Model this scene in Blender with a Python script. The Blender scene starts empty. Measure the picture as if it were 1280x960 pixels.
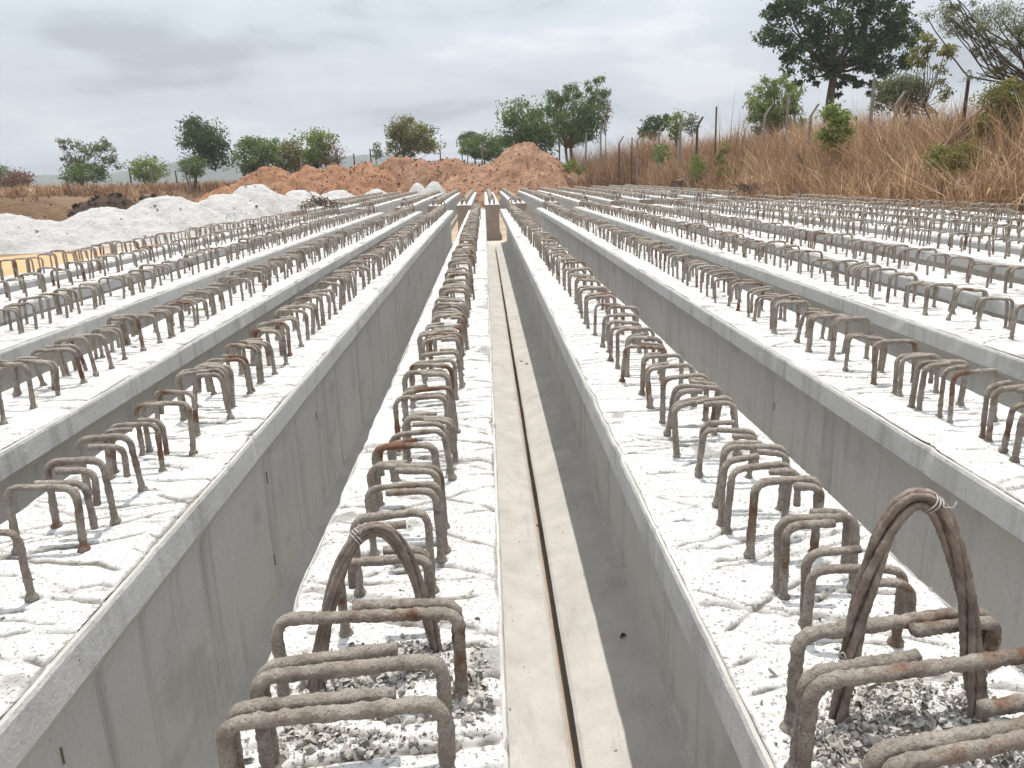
import bpy, math, random
import numpy as np
from mathutils import Matrix, Vector, Quaternion

# ------------------------------------------------------------------ camera
SC = bpy.context.scene
COL = SC.collection
F = 960.0                                     # focal length in pixels of a 1280 wide picture
def _n(v): return v / np.linalg.norm(v)
_vy = _n(np.array([(605 - 640) / F, (480 - 220) / F, -1.0]))
_vz = _n(np.cross(np.array([1, .03, 0.0]), _vy))
if _vz[1] < 0: _vz = -_vz
_vx = np.cross(_vy, _vz)
ROT = np.array([_vx, _vy, _vz])               # camera -> world
EYE = np.array([0.0, 0.0, 1.8])
cam = bpy.data.cameras.new('camera')
cam.sensor_width = 36.0
cam.lens = 36.0 * F / 1280
cam.clip_start = 0.05
cam.clip_end = 6000
camo = bpy.data.objects.new('camera', cam)
COL.objects.link(camo)
camo.matrix_world = Matrix.Translation(Vector(EYE)) @ Matrix(ROT.tolist()).to_4x4()
SC.camera = camo

# ------------------------------------------------------------------ sky and sun
SUN = _n(np.array([.012, .25, 1.0]))          # towards the sun: nearly overhead, ahead and a little right
EL = math.asin(SUN[2]); AZ = math.atan2(SUN[0], SUN[1])
w = bpy.data.worlds.new('World'); SC.world = w; w.use_nodes = True
nt = w.node_tree; nt.nodes.clear()
def N(nt, t, **k):
    n = nt.nodes.new(t)
    for a, b in k.items():
        if a.startswith('i_'): n.inputs[a[2:].replace('_', ' ')].default_value = b
        else: setattr(n, a, b)
    return n
def L(nt, a, ao, b, bi): nt.links.new(a.outputs[ao], b.inputs[bi])
sky = N(nt, 'ShaderNodeTexSky', sky_type='NISHITA', sun_disc=False, sun_elevation=EL, sun_rotation=AZ,
        dust_density=4.0, air_density=1.4, ozone_density=1.0)
tc = N(nt, 'ShaderNodeTexCoord'); sx = N(nt, 'ShaderNodeSeparateXYZ'); L(nt, tc, 'Generated', sx, 0)
zz = N(nt, 'ShaderNodeMath', operation='MAXIMUM'); L(nt, sx, 2, zz, 0); zz.inputs[1].default_value = 0.0
za = N(nt, 'ShaderNodeMath', operation='ADD'); L(nt, zz, 0, za, 0); za.inputs[1].default_value = 0.22
dx = N(nt, 'ShaderNodeMath', operation='DIVIDE'); L(nt, sx, 0, dx, 0); L(nt, za, 0, dx, 1)
dy = N(nt, 'ShaderNodeMath', operation='DIVIDE'); L(nt, sx, 1, dy, 0); L(nt, za, 0, dy, 1)
cb = N(nt, 'ShaderNodeCombineXYZ'); L(nt, dx, 0, cb, 0); L(nt, dy, 0, cb, 1)
mp = N(nt, 'ShaderNodeMapping'); L(nt, cb, 0, mp, 0); mp.inputs['Location'].default_value = (6.68, 18.15, 0)
mp.inputs['Scale'].default_value = (1.0, 1.25, 1)
n1 = N(nt, 'ShaderNodeTexNoise', i_Scale=1.15, i_Detail=8.0, i_Roughness=.55, i_Distortion=.1); L(nt, mp, 0, n1, 'Vector')
r1 = N(nt, 'ShaderNodeValToRGB'); L(nt, n1, 'Fac', r1, 0)
e = r1.color_ramp.elements
e[0].position = .33; e[0].color = (3.9, 4.25, 4.8, 1)
e[1].position = .42; e[1].color = (5.4, 5.85, 6.4, 1)
a = e.new(.53); a.color = (6.0, 6.45, 6.95, 1)
a = e.new(.60); a.color = (7.3, 7.55, 7.8, 1)
a = e.new(.68); a.color = (7.5, 7.7, 7.95, 1)
a = e.new(.78); a.color = (5.2, 5.5, 5.9, 1)
zg = N(nt, 'ShaderNodeMath', operation='MULTIPLY_ADD'); L(nt, zz, 0, zg, 0); zg.inputs[1].default_value = 1.75; zg.inputs[2].default_value = .72   # overcast skies brighten towards the zenith
vm = N(nt, 'ShaderNodeVectorMath', operation='SCALE'); L(nt, r1, 0, vm, 0); L(nt, zg, 0, vm, 3)
mx = N(nt, 'ShaderNodeMix', data_type='RGBA'); mx.inputs[0].default_value = .86
L(nt, sky, 0, mx, 'A'); L(nt, vm, 0, mx, 'B')
bg = N(nt, 'ShaderNodeBackground', i_Strength=.1); L(nt, mx, 'Result', bg, 0)
out = N(nt, 'ShaderNodeOutputWorld'); L(nt, bg, 0, out, 0)
sl = bpy.data.lights.new('sun', 'SUN'); sl.energy = 3.7; sl.angle = math.radians(.6); sl.color = (1, .955, .89)
so = bpy.data.objects.new('sun', sl); COL.objects.link(so)
so.rotation_euler = Vector(-SUN).to_track_quat('-Z', 'Y').to_euler()
vs = SC.view_settings; vs.view_transform = 'Standard'; vs.look = 'None'; vs.exposure = 0.34; vs.gamma = 1.0
vs.use_curve_mapping = False
SC.cycles.max_bounces = 8; SC.cycles.transparent_max_bounces = 16; SC.cycles.volume_bounces = 0
try:
    SC.cycles.use_denoising = True
except Exception: pass

# ------------------------------------------------------------------ helpers
RNG = np.random.default_rng(7); random.seed(7)
def ray(x, y): return ROT @ np.array([(x - 640) / F, -(y - 480) / F, -1.0])
def onz(x, y, z): d = ray(x, y); return EYE + d * (z - EYE[2]) / d[2]
def ony(x, y, Y): d = ray(x, y); return EYE + d * Y / d[1]
def ppm(Y): return F / (Y * 1.0 / .965 * .965 + .0)      # pixels per metre at depth Y (near the horizon)

def _hash(ix, iy, seed):
    h = (ix.astype(np.int64) * 374761393 + iy.astype(np.int64) * 668265263 + seed * 1442695041) & 0xffffffff
    h = ((h ^ (h >> 13)) * 1274126177) & 0xffffffff
    return ((h ^ (h >> 16)) & 0xffff) / 65535.0
def vnoise(x, y, seed=0):
    x = np.asarray(x, float); y = np.asarray(y, float)
    x, y = np.broadcast_arrays(x, y)
    ix = np.floor(x); iy = np.floor(y); fx = x - ix; fy = y - iy
    fx = fx * fx * (3 - 2 * fx); fy = fy * fy * (3 - 2 * fy)
    a = _hash(ix, iy, seed); b = _hash(ix + 1, iy, seed); c = _hash(ix, iy + 1, seed); d = _hash(ix + 1, iy + 1, seed)
    return (a * (1 - fx) + b * fx) * (1 - fy) + (c * (1 - fx) + d * fx) * fy
def fbm(x, y, seed=0, o=4):
    s = 0; a = .5
    for k in range(o):
        s = s + a * (vnoise(x, y, seed + 17 * k) - .5) * 2; x = np.asarray(x) * 2.03; y = np.asarray(y) * 2.03; a *= .5
    return s
def sstep(t): t = np.clip(t, 0, 1); return t * t * (3 - 2 * t)

def mesh_np(name, V, Fq, smooth=False):
    """V (n,3); Fq list of int arrays (m,k)"""
    me = bpy.data.meshes.new(name)
    V = np.asarray(V, np.float32)
    if not isinstance(Fq, (list, tuple)): Fq = [Fq]
    Fq = [np.asarray(f, np.int32) for f in Fq if len(f)]
    loops = np.concatenate([f.ravel() for f in Fq])
    tot = np.concatenate([np.full(len(f), f.shape[1], np.int32) for f in Fq])
    start = np.concatenate([[0], np.cumsum(tot)[:-1]]).astype(np.int32)
    me.vertices.add(len(V)); me.vertices.foreach_set('co', V.ravel())
    me.loops.add(len(loops)); me.loops.foreach_set('vertex_index', loops)
    me.polygons.add(len(tot)); me.polygons.foreach_set('loop_start', start)
    try: me.polygons.foreach_set('loop_total', tot)
    except Exception: pass
    me.update(calc_edges=True); me.validate()
    me.polygons.foreach_set('use_smooth', np.full(len(me.polygons), bool(smooth)))
    return me
def fattr(me, name, vals):
    at = me.attributes.new(name, 'FLOAT', 'POINT'); at.data.foreach_set('value', np.asarray(vals, np.float32))
def obj(name, me, mat=None, parent=None, loc=None):
    o = bpy.data.objects.new(name, me); COL.objects.link(o)
    if mat is not None and me is not None and not me.materials: me.materials.append(mat)
    if parent is not None: o.parent = parent
    if loc is not None: o.location = loc
    return o
def tag(o, label=None, cat=None, group=None, kind=None):
    if label: o['label'] = label
    if cat: o['category'] = cat
    if group: o['group'] = group
    if kind: o['kind'] = kind
    return o
def empty(name, loc, label, cat, group=None):
    o = bpy.data.objects.new(name, None); COL.objects.link(o); o.location = loc
    o.empty_display_size = .2
    return tag(o, label, cat, group, 'thing')
def grid_faces(nr, nc, wrap=False):
    r = np.arange(nr - 1)[:, None]; c = np.arange(nc if wrap else nc - 1)[None, :]
    c2 = (c + 1) % nc
    return np.stack([r * nc + c, r * nc + c2, (r + 1) * nc + c2, (r + 1) * nc + c], -1).reshape(-1, 4)

class Geo:
    """collects pieces into one mesh"""
    def __init__(s): s.V = []; s.F = {}; s.n = 0
    def add(s, V, *Fs):
        for f in Fs:
            f = np.asarray(f)
            s.F.setdefault(f.shape[1], []).append(f + s.n)
        s.V.append(np.asarray(V, float)); s.n += len(V)
    def mesh(s, name, smooth=False):
        return mesh_np(name, np.concatenate(s.V), [np.concatenate(f) for f in s.F.values()], smooth)

def round_path(pts, rad, seg=4):
    pts = [np.array(p, float) for p in pts]; out = [pts[0]]
    for i in range(1, len(pts) - 1):
        a, b, c = pts[i - 1], pts[i], pts[i + 1]
        u = _n(a - b); v = _n(c - b)
        r = min(rad, .48 * np.linalg.norm(a - b), .48 * np.linalg.norm(c - b))
        p0 = b + u * r; p1 = b + v * r
        for k in range(seg + 1):
            t = k / seg
            out.append((1 - t) ** 2 * p0 + 2 * t * (1 - t) * b + t * t * p1)
    out.append(pts[-1]); return np.array(out)
def resample(P, step):
    d = np.r_[0, np.cumsum(np.linalg.norm(np.diff(P, axis=0), axis=1))]
    n = max(2, int(round(d[-1] / step)) + 1); t = np.linspace(0, d[-1], n)
    return np.stack([np.interp(t, d, P[:, k]) for k in range(3)], 1)
def tube(P, r, sides=8, lump=0.0, seed=0, cap=True):
    P = np.asarray(P, float); n = len(P); r = np.broadcast_to(np.asarray(r, float), (n,))
    T = np.gradient(P, axis=0); T /= np.linalg.norm(T, axis=1)[:, None] + 1e-12
    up = np.array([0, 0, 1.0]) if abs(T[0][2]) < .9 else np.array([1.0, 0, 0])
    Nn = np.zeros((n, 3)); u = _n(np.cross(T[0], up)); Nn[0] = u
    for i in range(1, n):
        u = u - T[i] * np.dot(u, T[i]); u = _n(u); Nn[i] = u
    B = np.cross(T, Nn)
    a = np.linspace(0, 2 * np.pi, sides, endpoint=False)
    rr = r[:, None] * np.ones(sides)
    if lump:
        s = np.arange(n)[:, None]
        rr = rr * (1 + lump * .55 * fbm(s * 1.9, np.sin(a)[None] * 2.6 + np.cos(a)[None] * 1.3, seed + 11, 2) + lump * fbm(s * .37, np.cos(a)[None] * .9 + 3, seed, 3) + lump * .6 * fbm(s * .9, np.sin(a)[None] * 1.7 + 9, seed + 5, 2))
    V = P[:, None] + rr[..., None] * (np.cos(a)[None, :, None] * Nn[:, None] + np.sin(a)[None, :, None] * B[:, None])
    V = V.reshape(-1, 3); Fs = [grid_faces(n, sides, True)]
    if cap:
        V = np.vstack([V, P[0] - T[0] * r[0] * .15, P[-1] + T[-1] * r[-1] * .15])
        i = np.arange(sides); j = (i + 1) % sides; b0 = n * sides; b1 = b0 + 1; o = (n - 1) * sides
        Fs.append(np.concatenate([np.stack([i * 0 + b0, j, i], 1), np.stack([i * 0 + b1, o + i, o + j], 1)]))
    return (V, *Fs)

# ------------------------------------------------------------------ materials
def mat(name, rough=.9, spec=.25):
    m = bpy.data.materials.new(name); m.use_nodes = True
    b = m.node_tree.nodes['Principled BSDF']
    b.inputs['Roughness'].default_value = rough
    if 'Specular IOR Level' in b.inputs: b.inputs['Specular IOR Level'].default_value = spec
    return m, m.node_tree, b
def noise(nt, vec, scale, detail=4, rough=.55, dist=0.0):
    n = N(nt, 'ShaderNodeTexNoise', i_Scale=scale, i_Detail=float(detail), i_Roughness=rough, i_Distortion=dist)
    if vec is not None: nt.links.new(vec, n.inputs['Vector'])
    return n.outputs['Fac']
def mapv(nt, vec, scale=(1, 1, 1), loc=(0, 0, 0), rot=(0, 0, 0)):
    m = N(nt, 'ShaderNodeMapping'); nt.links.new(vec, m.inputs[0])
    m.inputs['Scale'].default_value = scale; m.inputs['Location'].default_value = loc; m.inputs['Rotation'].default_value = rot
    return m.outputs[0]
def ramp(nt, fac, stops):
    r = N(nt, 'ShaderNodeValToRGB'); nt.links.new(fac, r.inputs[0]); e = r.color_ramp.elements
    for i, (p, c) in enumerate(stops):
        el = e[i] if i < 2 else e.new(p)
        el.position = p; el.color = (c if isinstance(c, tuple) else (c, c, c)) + (1,)
    return r.outputs[0]
def mixc(nt, fac, a, b, mode='MIX'):
    m = N(nt, 'ShaderNodeMix', data_type='RGBA', blend_type=mode)
    for s, v in ((0, fac), ('A', a), ('B', b)):
        i = m.inputs[s] if s != 0 else m.inputs[0]
        if hasattr(v, 'is_linked') or isinstance(v, bpy.types.NodeSocket): nt.links.new(v, i)
        else: i.default_value = v if s == 0 else tuple(v) + (1,)
    return m.outputs['Result']
def math_(nt, op, a, b=None):
    m = N(nt, 'ShaderNodeMath', operation=op)
    for i, v in enumerate((a, b)):
        if v is None: continue
        if isinstance(v, bpy.types.NodeSocket): nt.links.new(v, m.inputs[i])
        else: m.inputs[i].default_value = v
    return m.outputs[0]
def bump(nt, b, h, dist=.01, strength=.6):
    n = N(nt, 'ShaderNodeBump', i_Distance=dist, i_Strength=strength); nt.links.new(h, n.inputs['Height'])
    nt.links.new(n.outputs[0], b.inputs['Normal'])
def objc(nt): return N(nt, 'ShaderNodeTexCoord').outputs['Object']
def geopos(nt): return N(nt, 'ShaderNodeNewGeometry').outputs['Position']
def rnd(nt): return N(nt, 'ShaderNodeObjectInfo').outputs['Random']
def attr(nt, name, out='Fac'):
    return N(nt, 'ShaderNodeAttribute', attribute_name=name).outputs[out]
def setc(nt, b, c): nt.links.new(c, b.inputs['Base Color'])

def m_concrete():
    m, nt, b = mat('concrete_body', .88, .25)
    p = geopos(nt)
    big = noise(nt, mapv(nt, p, (1.3, .55, 1.6)), 1.0, 5, .6)
    st = noise(nt, mapv(nt, p, (9, 9, .55)), 1.0, 5, .62)
    st2 = noise(nt, mapv(nt, p, (38, 38, 1.4), (5, 2, 1)), 1.0, 3, .5)
    fi = noise(nt, p, 70, 4, .6)
    c = ramp(nt, big, [(.25, (.47, .455, .43)), (.5, (.53, .515, .485)), (.75, (.58, .565, .535))])
    c = mixc(nt, ramp(nt, st, [(.30, .85), (.48, 0.0)]), c, (.33, .315, .29))
    pt = noise(nt, mapv(nt, p, (1, 1, 1.6), (3, 9, 4)), 2.2, 5, .62)
    c = mixc(nt, ramp(nt, pt, [(.56, 0.0), (.66, .55)]), c, (.36, .345, .325))
    vo = N(nt, 'ShaderNodeTexVoronoi', i_Scale=24.0); nt.links.new(p, vo.inputs['Vector'])
    c = mixc(nt, ramp(nt, vo.outputs['Distance'], [(.05, .85), (.10, 0.0)]), c, (.2, .19, .17))
    c = mixc(nt, ramp(nt, st2, [(.58, 0.0), (.72, .45)]), c, (.57, .57, .555))
    c = mixc(nt, ramp(nt, fi, [(.3, .3), (.45, 0.0)]), c, (.3, .285, .26))
    # dust on upward faces (the bottom flanges)
    nz = N(nt, 'ShaderNodeSeparateXYZ'); nt.links.new(N(nt, 'ShaderNodeNewGeometry').outputs['True Normal'], nz.inputs[0])
    dn = noise(nt, p, 6, 5, .6)
    dust = ramp(nt, dn, [(.3, (.36, .342, .315)), (.7, (.475, .455, .427))])
    dust = mixc(nt, ramp(nt, noise(nt, mapv(nt, p, (5, 1.2, 5)), 2.0, 6, .7, .6), [(.55, 0.0), (.68, .6)]), dust, (.33, .30, .26))
    dust = mixc(nt, ramp(nt, noise(nt, p, 160, 2), [(.26, .6), (.36, 0.0)]), dust, (.2, .18, .15))
    c = mixc(nt, ramp(nt, nz.outputs[2], [(.5, 0.0), (.8, 1.0)]), c, dust)
    setc(nt, b, c)
    h = math_(nt, 'ADD', math_(nt, 'MULTIPLY', fi, .4), math_(nt, 'ADD', noise(nt, p, 14, 5, .6), math_(nt, 'MULTIPLY', noise(nt, p, 220, 2), .2)))
    bump(nt, b, h, .012, .45)
    return m
def m_top():
    m, nt, b = mat('white_laitance', .95, .1)
    p = geopos(nt)
    n = noise(nt, p, 5, 6, .65)
    c = ramp(nt, n, [(.28, (.42, .405, .38)), (.40, (.525, .512, .492)), (.62, (.60, .59, .575))])
    n2 = noise(nt, p, 130, 3, .6)
    c = mixc(nt, ramp(nt, n2, [(.36, .95), (.44, 0.0)]), c, (.21, .19, .165))
    n3 = noise(nt, mapv(nt, p, (6, 26, 10)), 1.0, 6, .7, .8)
    c = mixc(nt, ramp(nt, n3, [(.56, 0.0), (.67, .8)]), c, (.33, .305, .275))
    c = mixc(nt, math_(nt, 'MULTIPLY', attr(nt, 'wear_shade'), 1.0), c, (.13, .118, .10))  # dark tone for worn spots, exposed grey and shade painted into the grooves
    setc(nt, b, c)
    bump(nt, b, math_(nt, 'ADD', noise(nt, p, 140, 5, .75), math_(nt, 'MULTIPLY', n3, .8)), .008, .6)
    return m
def m_bar(name='mortar_coated_bar', rusty=0.0):
    m, nt, b = mat(name, .92, .2)
    o = objc(nt); rr = rnd(nt)
    off = N(nt, 'ShaderNodeCombineXYZ'); r10 = math_(nt, 'MULTIPLY', rr, 37.0)
    for i in range(3): nt.links.new(r10, off.inputs[i])
    v = N(nt, 'ShaderNodeVectorMath', operation='ADD'); nt.links.new(o, v.inputs[0]); nt.links.new(off.outputs[0], v.inputs[1]); v = v.outputs[0]
    c = ramp(nt, noise(nt, v, 22, 5, .6), [(.28, (.225, .187, .15)), (.48, (.345, .298, .248)), (.72, (.45, .405, .35))])
    c = mixc(nt, ramp(nt, noise(nt, v, 190, 4, .7), [(.36, .7), (.5, 0.0)]), c, (.17, .14, .112))
    rsel = noise(nt, v, 9, 4, .6)
    thr = math_(nt, 'SUBTRACT', rsel, math_(nt, 'MULTIPLY', math_(nt, 'POWER', rr, 3.0), -.10))
    rust = ramp(nt, noise(nt, v, 60, 4, .7), [(.3, (.10, .05, .03)), (.55, (.19, .085, .042)), (.75, (.30, .145, .07))])
    c = mixc(nt, ramp(nt, thr, [(.60 - rusty, 0.0), (.70 - rusty, .9)]), c, rust)
    bare = noise(nt, v, 12, 3, .55)
    c = mixc(nt, ramp(nt, bare, [(.60, 0.0), (.68, .8)]), c, (.185, .15, .125))
    setc(nt, b, c)
    bump(nt, b, math_(nt, 'ADD', noise(nt, v, 170, 5, .75), math_(nt, 'MULTIPLY', noise(nt, v, 55, 4), 1.2)), .010, 1.0)
    return m
def m_strand():
    m, nt, b = mat('rusted_strand', .75, .35)
    o = objc(nt)
    c = ramp(nt, noise(nt, o, 30, 5, .6), [(.3, (.095, .07, .054)), (.5, (.185, .145, .118)), (.72, (.30, .25, .21))])
    setc(nt, b, c); bump(nt, b, noise(nt, o, 150, 3), .003, .6)
    return m
def m_simple(name, stops, scale=8, rough=.95, bscale=None, bdist=.02, obj_space=False, spec=.15):
    m, nt, b = mat(name, rough, spec)
    p = objc(nt) if obj_space else geopos(nt)
    setc(nt, b, ramp(nt, noise(nt, p, scale, 6, .65), stops))
    if bscale: bump(nt, b, noise(nt, p, bscale, 6, .7), bdist, .9)
    return m
def m_leaf(name, c0, c1, trans=.35, c2=None):
    m, nt, b = mat(name, .6, .3)
    a = attr(nt, 'tone')
    stops = [(0.0, c0), (1.0, c1)] if c2 is None else [(0.0, c0), (.86, c1), (.93, c2)]
    c = ramp(nt, a, stops); setc(nt, b, c)
    t = N(nt, 'ShaderNodeBsdfTranslucent'); nt.links.new(mixc(nt, .5, c, c1), t.inputs[0])
    ms = N(nt, 'ShaderNodeMixShader'); ms.inputs[0].default_value = trans
    nt.links.new(b.outputs[0], ms.inputs[1]); nt.links.new(t.outputs[0], ms.inputs[2])
    o = [n for n in nt.nodes if n.type == 'OUTPUT_MATERIAL'][0]; nt.links.new(ms.outputs[0], o.inputs[0])
    return m
def m_straw():
    m = m_leaf('dry_straw', (.1, .06, .04), (.5, .36, .22), .25)
    nt = m.node_tree
    r = [n for n in nt.nodes if n.type == 'VALTORGB'][0]; e = r.color_ramp.elements
    e[0].color = (.075, .042, .027, 1); e[1].color = (.64, .49, .31, 1)
    for p, c in ((.30, (.205, .10, .05)), (.58, (.34, .185, .095)), (.80, (.48, .31, .175))):
        q = e.new(p); q.color = c + (1,)
    return m
def m_mound(name, c_lo, c_mid, c_hi, scale=1.6):
    m, nt, b = mat(name, .97, .08)
    p = geopos(nt)
    c = ramp(nt, noise(nt, p, scale, 8, .68), [(.28, c_lo), (.5, c_mid), (.72, c_hi)])
    d = noise(nt, p, scale * 5, 6, .7)
    c = mixc(nt, ramp(nt, d, [(.30, .7), (.42, 0.0)]), c, tuple(.7 * x for x in c_lo))
    setc(nt, b, c); bump(nt, b, math_(nt, 'ADD', d, noise(nt, p, scale * 2, 6, .7)), .16, .9)
    return m
def m_ground():
    m, nt, b = mat('earth', .97, .08)
    p = geopos(nt); s = N(nt, 'ShaderNodeSeparateXYZ'); nt.links.new(p, s.inputs[0])
    far = ramp(nt, noise(nt, p, .35, 8, .7), [(.3, (.10, .065, .042)), (.5, (.145, .095, .06)), (.72, (.20, .135, .085))])
    near = ramp(nt, noise(nt, p, .8, 8, .7), [(.3, (.36, .27, .20)), (.5, (.46, .37, .29)), (.7, (.56, .48, .39))])
    # distance from the casting yard
    ax = math_(nt, 'DIVIDE', math_(nt, 'ABSOLUTE', s.outputs[0]), 12.5)
    ay = math_(nt, 'DIVIDE', math_(nt, 'SUBTRACT', s.outputs[1], 8.0), 38.0)
    q = math_(nt, 'MAXIMUM', ax, ay); q = math_(nt, 'ADD', q, math_(nt, 'MULTIPLY', noise(nt, p, .25, 4), .4))
    c = mixc(nt, ramp(nt, q, [(1.05 / 2, 0.0), (1.35 / 2, 1.0)]) if False else ramp(nt, math_(nt, 'MULTIPLY', q, .5), [(.5, 0.0), (.66, 1.0)]), near, far)
    setc(nt, b, c); bump(nt, b, noise(nt, p, 5, 8, .7), .08, .8)
    return m

M = dict(concrete=m_concrete(), top=m_top(), bar=m_bar(), rbar=m_bar('rust_streaked_bar', .06), strand=m_strand(),
    rubble=m_simple('mortar_rubble', [(.3, (.29, .265, .235)), (.5, (.38, .355, .32)), (.7, (.48, .455, .42))], 25, .95, 90, .004),
    brown=m_simple('brown_end_face', [(.3, (.19, .155, .125)), (.6, (.25, .21, .175)), (.8, (.31, .265, .225))], 5, .95, 30, .01),
    rust=m_simple('rust', [(.3, (.10, .04, .02)), (.6, (.24, .09, .035)), (.8, (.33, .15, .06))], 60, .9, 120, .004),
    wire=m_simple('tie_wire', [(.3, (.25, .23, .21)), (.7, (.45, .43, .40))], 60, .6),
    earth=m_ground(),
    redsoil=m_mound('red_dirt', (.20, .10, .057), (.33, .175, .10), (.43, .255, .16)),
    tansoil=m_mound('tan_dirt', (.22, .12, .07), (.345, .20, .125), (.45, .29, .195)),
    greysoil=m_mound('grey_brown_dirt', (.195, .105, .063), (.315, .18, .112), (.42, .265, .18)),
    brownsoil=m_mound('brown_soil', (.10, .06, .035), (.16, .10, .06), (.23, .15, .095)),
    darksoil=m_mound('dark_soil', (.045, .03, .022), (.085, .06, .045), (.14, .10, .075)),
    whitesand=m_mound('white_quarry_sand', (.44, .425, .40), (.56, .545, .52), (.62, .605, .585), 2.6),
    orangesand=m_simple('orange_sand', [(.3, (.40, .24, .12)), (.6, (.47, .295, .155)), (.8, (.52, .345, .195))], 1.2, .97, 20, .02),
    bark=m_simple('bark', [(.3, (.055, .04, .03)), (.6, (.12, .09, .065)), (.8, (.19, .15, .115))], 9, .95, 25, .02),
    redbark=m_simple('red_brown_bark', [(.3, (.10, .05, .03)), (.6, (.19, .095, .055)), (.8, (.26, .15, .09))], 9, .95, 25, .02),
    post=m_simple('weathered_post', [(.3, (.20, .17, .145)), (.6, (.27, .235, .205)), (.8, (.35, .31, .275))], 6, .95, 30, .01),
    darkpost=m_simple('dark_post', [(.3, (.065, .045, .04)), (.6, (.11, .08, .07)), (.8, (.16, .12, .1))], 6, .95, 30, .01),
    hill=m_simple('hill_forest', [(.3, (.05, .06, .045)), (.6, (.085, .095, .07)), (.8, (.12, .12, .09))], .02, 1.0, .06, 6.0),
    straw=m_straw(),
    g_dark=m_leaf('leaf_dark', (0.028, 0.049, 0.017), (0.095, 0.148, 0.044)),
    g_mid=m_leaf('leaf_mid', (0.047, 0.083, 0.023), (0.177, 0.250, 0.064)),
    g_lite=m_leaf('leaf_light', (0.086, 0.123, 0.026), (0.273, 0.323, 0.085)),
    g_yel=m_leaf('leaf_yellow_green', (0.099, 0.114, 0.034), (0.292, 0.274, 0.085)),
    g_grey=m_leaf('leaf_grey_green', (0.068, 0.084, 0.041), (0.228, 0.243, 0.117)),
    g_red=m_leaf('leaf_reddish', (0.120, 0.048, 0.030), (0.276, 0.156, 0.090)),
    g_olive=m_leaf('leaf_olive', (0.076, 0.083, 0.021), (0.252, 0.233, 0.064)),
    dryleaf=m_simple('dry_leaf', [(.3, (.25, .15, .07)), (.7, (.42, .28, .14))], 40, .8),
    greenleaf=m_simple('fresh_leaf', [(.3, (.07, .14, .02)), (.7, (.14, .24, .05))], 40, .6),
    darkchip=m_simple('dark_chip', [(.3, (.07, .07, .07)), (.7, (.13, .125, .12))], 40, .8),
)

# ------------------------------------------------------------------ ground, hills
def bank(X, Y):
    s = np.maximum(X - 9.1, np.minimum(Y - 45.5, (X - 5.6) * .9))
    return 1.7 * sstep(s / 4.2) * (1 + .3 * fbm(X * .2, Y * .2, 3, 3))
def gz(X, Y):
    X = np.asarray(X, float); Y = np.asarray(Y, float)
    r = np.hypot(X, Y)
    rise = 1.4 * np.maximum(sstep((Y - 51) / 6), sstep((-X - 16) / 6) * sstep((Y - 31) / 10)) * (1 + .06 * fbm(X * .12, Y * .12, 19, 3))
    return -.12 * sstep((11 - np.abs(X)) / 3) * sstep((46 - Y) / 3) + np.maximum(bank(X, Y) * sstep((400 - r) / 200), rise) + .05 * fbm(X * .3, Y * .3, 11, 4) * sstep((np.abs(X) - 9) / 6 + (Y > 46) * 1.0)
u = np.linspace(-1, 1, 231); ax = np.sinh(u * 5.2) / np.sinh(5.2) * 1100
X, Y = np.meshgrid(ax, ax + 25 * np.exp(-(ax / 200) ** 2))
V = np.stack([X, Y, gz(X, Y)], -1).reshape(-1, 3)
g = obj('ground', mesh_np('ground', V, grid_faces(231, 231), True), M['earth']); tag(g, kind='structure')

def hill_range(name, prof, Y, depth, seed):
    xs = np.linspace(prof[0][0], prof[-1][0], 160); tops = np.interp(xs, [p[0] for p in prof], [p[1] for p in prof])
    crest = np.array([ony(x, y, Y) for x, y in zip(xs, tops)])
    rows = []
    for k, (t, hgt) in enumerate([(-1, -.1), (-.8, .2), (-.5, .62), (-.2, .94), (0, 1), (.4, .7), (1, -.1)]):
        p = crest.copy(); p[:, 1] += t * depth + 14 * fbm(xs * .03, k * 2.0, seed, 3)
        z = np.maximum(p[:, 2], 1) * hgt * (1 + .13 * fbm(xs * .045, k * 1.3, seed + 3, 4)); p[:, 2] = z; rows.append(p)
    o = obj(name, mesh_np(name, np.concatenate(rows), grid_faces(7, 160), True), M['hill']); return tag(o, kind='structure')
hill_range('hills', [(-200, 226), (0, 222), (60, 219), (120, 220), (190, 209), (235, 201), (290, 203), (340, 206), (420, 196), (470, 193), (520, 199), (620, 204), (760, 208)], 760, 120, 5)

# ------------------------------------------------------------------ concrete beams
T = .95                                        # level of the beam tops
LIP = .095
FZ = T - .91                                 # upper edge of the bottom flanges at the slot
OH = {7: .085}
def edge_noise(seed, Y, near):
    e = .0016 * fbm(Y * 22, 0 * Y, seed + 8, 3) + .0025 * fbm(Y * 3.1, 0 * Y, seed, 4) + .004 * fbm(Y * .35, 0 * Y, seed + 3, 2)
    r = np.random.default_rng(seed + 991)
    for k in range(26):
        y0 = r.uniform(.5, 20.5); wd = r.uniform(.008, .05); dp = r.uniform(.002, .008) * (1.3 if near else 1)
        e = e - dp * np.exp(-((Y - y0) / wd) ** 2)
    return e
def ysamples(y0, y1, dist_x, k=.004, dmin=.011):
    ys = [y0]
    while ys[-1] < y1:
        ys.append(ys[-1] + max(dmin, k * math.hypot(dist_x, ys[-1])))
    ys[-1] = y1
    return np.array(ys)
def camber(Y, y0, y1):
    t = (Y - y0) / (y1 - y0); return .018 * 4 * t * (1 - t)
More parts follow.
